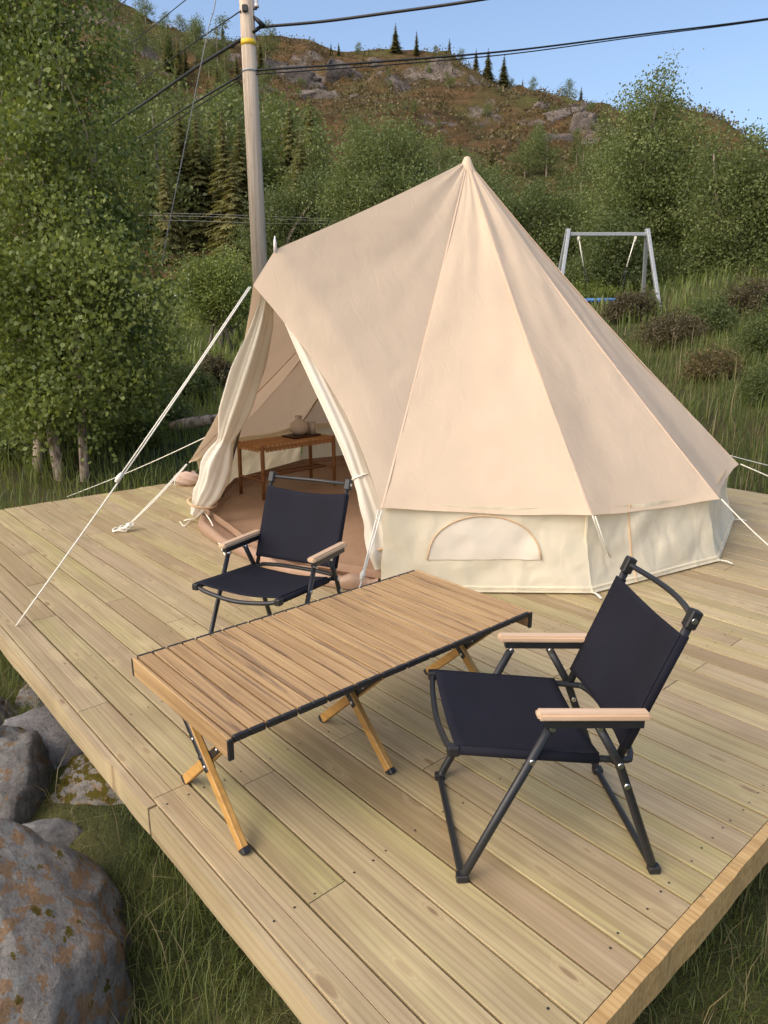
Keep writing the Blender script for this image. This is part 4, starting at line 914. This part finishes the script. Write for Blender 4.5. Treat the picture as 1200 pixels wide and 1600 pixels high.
def hill_tree_mesh(seed, n_=420):
    g = np.random.default_rng(seed); bl = [(g.uniform(-.12, .12), g.uniform(-.12, .12), z, 0.24 * s_, 0.24 * s_, 0.20) for z, s_ in ((0.35, 1.0), (0.55, 1.1), (0.75, 0.8), (0.9, 0.45))]
    return leaves(blob_points(bl, 150, seed, 0.5), 14, 0.05, 0.032, seed)
protos = {}
for k in range(3):
    Vv, Ff, at = spruce_mesh(40 + k, wid=(0.20, 0.25, 0.17)[k]); o = fast_mesh('crown', Vv, Ff, 'needles', None, at); v2, f2 = tube_data([(0, 0, -0.03), (0, 0, 0.5), (0, 0, 0.99)], 0.014, seg=5, radii=[1, 0.6, 0.1]); tk = link('trunk', v2, f2, 'bark_dark'); protos['s%d' % k] = (o.data, tk.data)
    bpy.data.objects.remove(o); bpy.data.objects.remove(tk)
for k in range(3):
    Vv, Ff, at = hill_tree_mesh(60 + k); o = fast_mesh('crown', Vv, Ff, 'leaf_birch2', None, at); v2, f2 = tube_data([(0, 0, -0.05), (0.02, 0, 0.4), (0, 0.02, 0.85)], 0.018, seg=5, radii=[1, 0.6, 0.2]); tk = link('trunk', v2, f2, 'bark'); protos['b%d' % k] = (o.data, tk.data)
    bpy.data.objects.remove(o); bpy.data.objects.remove(tk)
def put_tree(kind, x, y, z, h, wide, label, group):
    look = {'s0': 'narrow dark spruce', 's1': 'broad dark spruce', 's2': 'slender pointed spruce', 'b0': 'round leafy birch', 'b1': 'uneven leafy birch', 'b2': 'loose leafy birch'}[kind]
    label = ('tall ' if h > 7.5 else 'short ' if h < 4 else '') + look + ' ' + label
    o = empty('spruce_tree' if kind[0] == 's' else 'hillside_tree', (x, y, z - 0.02 * h), random.uniform(0, 6.28)); o.scale = (h * wide, h * wide, h); tag(o, label, 'tree', group)
    for nm, me in zip(('crown', 'trunk'), protos[kind]): c_ = bpy.data.objects.new(nm, me); COL.objects.link(c_); c_.parent = o
def surf(px, py):
    """where the sight line of a photo pixel meets the hill"""
    d = ray(px, py)
    for Y_ in np.arange(46, 199, 1.0):
        p = np.array([0, 0, CAM_H]) + d * Y_ / d[1]
        if hill_z(p[0], p[1]) >= p[2]: return p
    return None
tr_ = random.Random(5)
for i in range(95):     # the spruce wood at the foot of the hill
    px = tr_.uniform(190, 500); Y_ = tr_.uniform(50, 92); x = at_y(px, 400, Y_)[0]; h = tr_.uniform(7.0, 11.0) * (0.9 if px > 400 else 1.0)
    put_tree(tr_.choice(['s0', 's1', 's2', 's1', 'b0', 'b1', 'b2']), x, Y_, float(hill_z(x, Y_)), h, tr_.uniform(0.85, 1.25), 'in the dense wood at the hill foot', 'trees in the wood at the hill foot')
for i in range(70):     # leafy trees higher up on the left slope
    px = tr_.uniform(180, 420); py = tr_.uniform(70, 300); p = surf(px, py)
    if p is None: continue
    put_tree(tr_.choice(['b0', 'b1', 'b2', 'b0', 's0', 's2']), p[0], p[1], float(hill_z(p[0], p[1])), tr_.uniform(4.5, 8.5), tr_.uniform(0.9, 1.4), 'on the steep slope above the spruce wood', 'trees on the left hillside')
for i in range(75):
    px = tr_.uniform(420, 960); py = tr_.uniform(120, 400); p = surf(px, py)
    if p is None: continue
    k_ = 1.0 if py > 220 else 0.55
    put_tree(tr_.choice(['b0', 'b1', 'b2']), p[0], p[1], float(hill_z(p[0], p[1])), tr_.uniform(2.0, 5.0) * k_, tr_.uniform(1.0, 1.7), 'on the brown heather slope below the crest', 'bushes on the middle hillside')
for i in range(14):
    px = tr_.uniform(690, 980); Y_ = tr_.uniform(55, 90); x = at_y(px, 400, Y_)[0]
    put_tree(tr_.choice(['b0', 'b1', 'b2', 's1']), x, Y_, float(hill_z(x, Y_)), tr_.uniform(2.5, 4.5), tr_.uniform(1.0, 1.5), 'at the hill foot behind the tent apex', 'trees at the right hill foot')
ridge_trees = [(347, 34, 32, 's0'), (425, 42, 14, 'b0'), (517, 64, 14, 's2'), (529, 64, 12, 's0'), (560, 64, 14, 'b1'), (618, 42, 38, 's1'), (651, 44, 32, 's2'), (702, 76, 22, 's2'), (722, 90, 20, 'b2'), (744, 86, 30, 's0'), (763, 88, 42, 's1'), (788, 93, 44, 's1'), (817, 119, 12, 's2'), (891, 119, 28, 'b0'), (909, 132, 28, 's0'), (925, 158, 14, 'b1'), (800, 120, 14, 'b0'), (682, 72, 14, 'b1'), (255, 18, 30, 'b1'), (225, 0, 40, 'b2'), (285, 30, 28, 'b0'), (305, 40, 26, 'b2')]
for px, py, hp, kd in ridge_trees:
    x = at_y(px, py, YR - 4)[0]; z = float(hill_z(x, YR - 4)); top = at_y(px, py, YR - 4)[2]
    put_tree(kd, x, YR - 4, z, hp * YR / FPX * 0.95 + max(0.0, min(1.5, top - z - hp * YR / FPX)), 1.15 if kd[0] == 's' else 1.3, 'standing out on the hill crest against the sky', 'trees on the hill crest')
for i, (px, py, rw, rh) in enumerate([(440, 108, 60, 32), (490, 120, 52, 36), (535, 108, 36, 30), (415, 95, 34, 26), (465, 140, 40, 20), (515, 150, 30, 18), (400, 130, 28, 24), (590, 100, 20, 12), (660, 118, 18, 12), (880, 175, 40, 30), (915, 192, 30, 30), (850, 165, 28, 18), (905, 168, 30, 18), (860, 215, 26, 14), (925, 225, 22, 18), (780, 190, 12, 10), (340, 72, 26, 14), (700, 200, 14, 8), (880, 215, 18, 12), (560, 150, 14, 9)]):
    p = surf(px, py + rh * 0.4)
    if p is None: p = at_y(px, py + rh * 0.4, YR - 6)
    k = p[1] / FPX; o = rock('rock_face', (p[0], p[1] + rw * k * 0.35, float(hill_z(p[0], p[1])) - rh * k * 0.30), (rw * k * 0.9, rw * k * 0.5, rh * k * 0.85), 30 + i, 'rock_cliff', 'bare %s rock face %s on the hillside' % (('grey', 'pinkish', 'broken', 'pale', 'small grey')[i % 5], ('below the crest beside the pole', 'under the crest spruces', 'at the far end of the crest')[0 if px < 560 else 1 if px < 800 else 2]), 0.30, 0.15 * (i % 4), 0.0, 0, 0.55); o['group'] = 'rock faces on the hill'
# low scrub covering the hillside: uncountable, one object
cs = []
g = np.random.default_rng(77); xs = g.uniform(-140, 130, 15000); ys = g.uniform(48, 199, 15000); zs = hill_z(xs, ys); keep = fbm(xs / 14, ys / 14, 3, 5) > -0.22
P = np.stack([xs, ys, zs + 0.25], 1)[keep]; Vv, Ff, at = leaves(P, 16, 0.55, 0.42, 78, 0.1, 0.7); sb = fast_mesh('hill_scrub', Vv, Ff, 'scrub', None, at); tag(sb, 'brown and olive heather scrub covering the hillside', 'scrub', None, 'stuff')

# ================================================================ HEATHER, SHRUBS, GRASS
def bush(name, label, px, py, Y_, rx, ry, leaf, n_, size, seed, group=None, up=False):
    c_ = at_y(px, py, Y_); gz = float(ground_z(c_[0], c_[1])); k = Y_ / FPX; o = empty(name, (c_[0], c_[1], gz)); tag(o, label, 'bush', group)
    bl = [(0, 0, ry * k * 0.75, rx * k, rx * k * 0.8, ry * k * 0.95), (rx * k * 0.5, 0.1, ry * k * 0.5, rx * k * 0.6, rx * k * 0.6, ry * k * 0.7), (-rx * k * 0.5, -0.1, ry * k * 0.5, rx * k * 0.6, rx * k * 0.6, ry * k * 0.7)]
    Vv, Ff, at = leaves(blob_points(bl, n_, seed, 0.6), 10, rx * k * 0.09, size, seed, 0.0, 0.35); Vv[:, 2] = np.maximum(Vv[:, 2], 0.0); fast_mesh('foliage', Vv, Ff, leaf, o, at)
    st = [(np.array([random.uniform(-.5, .5) * rx * k, random.uniform(-.4, .4) * rx * k, ry * k * random.uniform(0.7, 1.2)]), 0.012, np.array([random.uniform(-.1, .1), 0, -0.05])) for _ in range(9)]
    limb_mesh('stems', None, st, 0.01, 'bark_dark', o, seed); return o
HB = [(1050, 540, 14.5, 48, 34, 'heather', 'dark brown heather clump in front of the right swing post'), (1105, 530, 15.0, 38, 40, 'leaf_dark', 'olive green bush right of the swing frame'), (1165, 520, 16.5, 45, 36, 'heather', 'purple brown heather bush under the white birch trunks'), (1110, 600, 11.5, 42, 30, 'scrub', 'low sprawling brown bush in the tall grass'), (1195, 575, 12.4, 50, 52, 'leaf_dark', 'dark tangled bush beside the low sprawling brown bush'), (985, 505, 17.5, 40, 26, 'heather', 'rusty heather clump below the swing seat'), (1190, 660, 10.0, 40, 40, 'leaf_dark', 'dark green bush in the grass beyond the deck corner'), (940, 455, 21.0, 34, 20, 'fern', 'bright green bush behind the swing seat'), (910, 445, 22.0, 36, 24, 'fern', 'yellow green bush below the left swing post')]
for i, (px, py, Y_, rx, ry, lf, lab) in enumerate(HB): bush('heather_bush' if lf == 'heather' else 'green_bush', lab, px, py, Y_, rx, ry, lf, 900, 0.0042 * Y_, 300 + i)
HL = [(280, 560, 12.0, 45, 40, 'leaf_dark', 'dark shrub between birch and tent'), (255, 640, 9.8, 40, 36, 'leaf_dark', 'low dark shrub left of the tent door'), (330, 560, 13.5, 36, 30, 'heather', 'brown shrub directly behind the left tent edge'), (215, 690, 8.8, 40, 34, 'grass', 'grassy tussock beside the birch trunks'), (35, 700, 8.0, 70, 40, 'leaf_dark', 'dark undergrowth bush left of the birch trunks')]
for i, (px, py, Y_, rx, ry, lf, lab) in enumerate(HL): bush('green_bush' if lf != 'heather' else 'heather_bush', lab, px, py, Y_, rx, ry, lf, 900, 0.0050 * Y_, 340 + i)
def grass(name, x, y, hmin, hmax, width, seed, mat, label, lean=0.5):
    g = np.random.default_rng(seed); n_ = len(x); z = ground_z(x, y) - 0.01; h = g.uniform(hmin, hmax, n_) * (0.7 + 0.6 * (fbm(x * 1.7, y * 1.7, 2, seed) + 0.5)); a = g.uniform(0, 2 * math.pi, n_); ln = g.uniform(0.1, 1, n_) * lean * h
    dx, dy = np.cos(a) * ln, np.sin(a) * ln; w = width * g.uniform(0.6, 1.3, n_); sx, sy = -np.sin(a) * w / 2, np.cos(a) * w / 2; B = np.stack([x, y, z], 1); V_ = []
    for f_, kx, kz, kw in ((0, 0, 0, 1), (1, 0.28, 0.55, 0.8), (2, 1.0, 1.0, 0.08)):
        c_ = B + np.stack([dx * kx, dy * kx, h * kz * (1 - 0.25 * kx * lean)], 1); s_ = np.stack([sx * kw, sy * kw, 0 * sx], 1); V_ += [c_ - s_, c_ + s_]
    V_ = np.stack(V_, 1).reshape(-1, 3); b0 = np.arange(n_)[:, None] * 6; F_ = np.concatenate([b0 + np.array([0, 1, 3, 2]), b0 + np.array([2, 3, 5, 4])], 1).reshape(-1, 4)
    at = np.repeat(np.clip(g.uniform(0, 1, n_) * 0.8 + 0.35 * (fbm(x * 0.8, y * 0.8, 2, seed + 3) + 0.2), 0, 1), 2); o = fast_mesh(name, V_, F_, mat, None, at); tag(o, label, 'grass', None, 'stuff'); return o
def off_deck(x, y, m_=0.03):
    u = DU[0] * x + DU[1] * y; v = DV[0] * x + DV[1] * y; return ~((u > U0 - 0.035 - m_) & (u < U1 + 0.04 + m_) & (v > V0 - 0.03 - m_) & (v < VEND + 0.03 + m_))
g = np.random.default_rng(5)
def scatter(n_, x0, x1, y0, y1, dens=None, m_=0.03):
    x = g.uniform(x0, x1, n_); y = g.uniform(y0, y1, n_); k = off_deck(x, y, m_)
    if dens is not None: k &= fbm(x * dens, y * dens, 2, 12) > -0.25
    return x[k], y[k]
x, y = scatter(95000, -2.6, 2.6, 0.5, 4.6, 2.0, -0.10); k = ~((x > -1.5) & (x < -0.88) & (y > 2.0) & (y < 2.8)) | (g.uniform(0, 1, len(x)) < 0.12); x, y = x[k], y[k]; grass('grass', x, y, 0.03, 0.125, 0.0033, 1, 'grass', 'green grass growing round the near deck edges', 0.9)
x, y = scatter(5200, -2.6, 2.6, 0.5, 4.6, 1.3, -0.05); grass('dry_grass', x, y, 0.08, 0.26, 0.003, 2, 'drygrass', 'pale dry stalks among the grass by the deck', 1.0)
x, y = scatter(60000, 1.2, 16, 3.5, 21, 0.5); grass('meadow_grass', x, y, 0.14, 0.40, 0.010, 3, 'grass', 'tall meadow grass on the slope beyond the deck', 0.5)
x, y = scatter(4500, 1.2, 16, 3.5, 21, 0.35); grass('meadow_stalks', x, y, 0.25, 0.62, 0.010, 4, 'drygrass', 'tall straw coloured stalks in the meadow', 0.5)
x, y = scatter(26000, -9, 2.0, 4.5, 17, 0.5); grass('verge_grass', x, y, 0.12, 0.38, 0.012, 6, 'grass', 'long grass behind the left end of the deck', 0.6)
x, y = scatter(22000, -16, 18, 16, 46, 0.3); grass('far_grass', x, y, 0.25, 0.6, 0.05, 7, 'grass', 'rough grass in front of the distant trees', 0.5)

# ================================================================ SWING
SY = 20.0
def sw(px, py, dy=0.0): return at_y(px, py, SY + dy)
swing = empty('swing_frame', (float(sw(950, 480)[0]), SY, float(ground_z(5.9, SY)))); S0 = np.array(swing.location); tag(swing, 'grey metal swing frame with a blue seat in the meadow', 'swing')
tl_ = sw(888, 366); tr2 = sw(1013, 366); 
def sl(p): return np.asarray(p, float) - S0
bar('top_beam', sl(tl_ - np.array([0.05, 0, 0])), sl(tr2 + np.array([0.05, 0, 0])), 0.09, 0.10, 'galv', swing, up=(0, 1, 0))
for (tx, bx_, by_, dy) in ((889, 868, 492, -0.95), (887, 858, 505, 0.95), (1012, 1034, 495, -0.95), (1011, 1003, 489, 0.95)):
    a = sw(tx, 358); b_ = at_y(bx_, by_, SY + dy); b_[2] = min(b_[2], float(ground_z(b_[0], b_[1])) + 0.02) - 0.1; bar('post', sl(b_), sl(a), 0.10, 0.09, 'galv', swing, up=(1, 0, 0))
seat_l, seat_r = sw(913, 470), sw(972, 468); sc_ = (seat_l + seat_r) / 2; R_ = 0.5
tube('seat_ring', [sl(sc_ + np.array([R_ * math.cos(a), R_ * 0.9 * math.sin(a), 0])) for a in np.linspace(0, 2 * math.pi, 24)[:-1]], 0.045, 'blue', swing, closed=True, seg=8)
for k in range(-4, 5):
    q = math.sqrt(max(0.02, 1 - (k / 5) ** 2)); tube('seat_net', [sl(sc_ + np.array([k / 5 * R_, -R_ * 0.9 * q, 0])), sl(sc_ + np.array([k / 5 * R_, 0, -0.05])), sl(sc_ + np.array([k / 5 * R_, R_ * 0.9 * q, 0]))], 0.012, 'blue', swing, seg=5)
for hx_, hpx, kx, ky in ((904, 374, 912, 417), (993, 374, 979, 417)):
    a = sw(hx_, 370); k_ = sw(kx, ky); tube('rope', [sl(a), sl(k_)], 0.016, 'rope', swing, seg=6); tube('hanger', [sl(a + np.array([0, 0, 0.02])), sl(a + np.array([0, 0, -0.12]))], 0.04, 'rope', swing, seg=6, radii=[1, 0.6])
    e = seat_l if hx_ < 950 else seat_r
    for sy in (-1, 1): tube('chain', [sl(k_), sl(np.array([sc_[0] + (0.75 if hx_ > 950 else -0.75) * R_, sc_[1] + sy * R_ * 0.6, sc_[2]]))], 0.008, 'cable', swing, seg=5)

# ================================================================ UTILITY POLE AND CABLES
pb = at_y(407, 440, 11.0); pt_ = at_y(385, 0, 11.0); pd = (pt_ - pb) / (pt_[2] - pb[2]); gz = float(ground_z(pb[0], 11.0))
foot = pb - pd * (pb[2] - gz + 0.3); top = pb + pd * (7.5 - pb[2]); pole = empty('utility_pole', (foot[0], foot[1], gz)); P0 = np.array(pole.location); tag(pole, 'weathered wooden utility pole with yellow band behind the tent', 'pole')
tube('shaft', [foot - P0, foot * 0.5 + top * 0.5 - P0, top - P0], 0.125, 'pole_wood', pole, seg=20, radii=[1.0, 0.86, 0.70])
def on_pole(py): z = at_y(388, py, 11.0)[2]; return pb + pd * (z - pb[2])
def prad(z): return 0.125 * np.interp(z, [foot[2], (foot[2] + top[2]) / 2, top[2]], [1, 0.86, 0.70])
q = on_pole(68); tube('yellow_band', [q - P0 - pd * 0.035, q - P0 + pd * 0.035], prad(q[2]) + 0.003, 'yellow', pole, seg=20)
q = on_pole(112); tube('clamp_band', [q - P0 - pd * 0.012, q - P0 + pd * 0.012], prad(q[2]) + 0.006, 'galv', pole, seg=20)
q = on_pole(18); box('bracket', q[0] - P0[0] - 0.045, q[0] - P0[0] + 0.03, q[1] - P0[1] - 0.13, q[1] - P0[1] - 0.08, q[2] - P0[2] - 0.04, q[2] - P0[2] + 0.04, 'black_metal', pole, 0.006)
for py, mt in ((6, 'porcelain'),):
    q = on_pole(py) + np.array([0.135, -0.02, 0]); lathe('insulator', [(0.0, 0.05), (0.02, 0.05), (0.028, 0.03), (0.02, 0.0), (0.034, -0.03), (0.034, -0.05), (0, -0.05)], mt, pole, 14, q - P0); tube('insulator_pin', [q - P0 + np.array([-0.09, 0, -0.07]), q - P0 + np.array([0, 0, -0.07]), q - P0 + np.array([0, 0, -0.03])], 0.012, 'black_metal', pole, seg=6)
q = on_pole(38) + np.array([0.17, -0.03, 0]); tube('cable_clamp', [q - P0 + np.array([-0.10, 0.0, 0.09]), q - P0 + np.array([-0.02, 0, 0.03]), q - P0 + np.array([0.05, -0.01, -0.04])], 0.030, 'black_metal', pole, seg=8, radii=[0.5, 1.0, 1.2])
def cable(pts, r_, mat, label, n_=10, group=None):
    P = smooth_path(pts, n_); o = empty('overhead_cable', P[0]); tag(o, label, 'cable', group); tube('line', [p - P[0] for p in P], r_, mat, o, seg=6); return o
yv = lambda px, py, Y_: at_y(px, py, Y_)
cable([yv(407, 42, 10.98), yv(500, 34, 10.8), yv(600, 21, 10.5), yv(760, -2, 10.0), yv(1000, -45, 9.0)], 0.019, 'cable', 'thick black cable leaving the pole clamp across the open sky')
cable([yv(407, 42, 10.98), yv(383, 58, 11.2), yv(300, 110, 14), yv(200, 178, 19), yv(100, 240, 25), yv(-120, 340, 36)], 0.026, 'cable', 'thick black cable sloping from the pole clamp towards the wooded slope')
cable([yv(398, 110, 10.95), yv(600, 96, 11.2), yv(800, 79, 11.8), yv(1000, 54, 12.6), yv(1200, 29, 13.5), yv(1500, -15, 15)], 0.013, 'cable', 'upper black cable from the clamp band past the tent apex')
cable([yv(398, 116, 10.95), yv(600, 102, 11.2), yv(800, 84, 11.8), yv(1000, 57, 12.6), yv(1200, 31, 13.5), yv(1500, -14, 15)], 0.008, 'cable', 'lower thin cable from the clamp band past the tent apex')
cable([yv(386, 112, 10.95), yv(300, 163, 14), yv(210, 219, 19), yv(100, 280, 25), yv(-100, 370, 36)], 0.016, 'cable', 'black cable from the clamp band towards the wooded slope')
cable([yv(386, 117, 10.95), yv(300, 172, 14), yv(212, 229, 19), yv(100, 292, 25), yv(-100, 384, 36)], 0.009, 'cable', 'thin cable from the clamp band just below a thicker one')
cable([yv(376, 17, 10.9), yv(270, 90, 15), yv(165, 165, 21), yv(40, 245, 28), yv(-120, 330, 38)], 0.009, 'cable', 'thin wire from the pole bracket towards the wooded slope')
cable([on_pole(-76), yv(290, 0, 14), yv(135, 120, 20), yv(-100, 290, 34)], 0.008, 'cable', 'thin wire leaving high on the pole above the bracket wire')
cable([on_pole(-153), yv(197, 0, 16), yv(120, 62, 20), yv(-100, 220, 34)], 0.008, 'cable', 'thin wire leaving the pole top over the birch')
st_ = on_pole(-235); cable([st_, yv(337, 0, 10.6), yv(322, 62, 10.45), yv(262, 362, 9.9), yv(232, 515, 9.6)], 0.007, 'wire', 'pale stay wire slanting from pole top to the ground')
for k, (y0, y1) in enumerate(((332, 343), (336, 346), (343, 350))):
    cable([yv(120, y0 - 1, 44), yv(300, y0 + 2, 44), yv(420, y0 + 6, 44), yv(540, y1, 44)], 0.010, 'wire', 'distant pale wire strung before the spruce wood', 8, 'distant wires before the spruce wood')
mk = at_y(301, 512, 31.0); mp = empty('marker_post', (mk[0], 31.0, float(ground_z(mk[0], 31.0)))); tag(mp, 'small white marker post beside the gravel road', 'post'); box('shaft', -0.06, 0.06, -0.06, 0.06, -0.1, 0.95, 'white_paint', mp, 0.01)

bpy.context.view_layer.update()
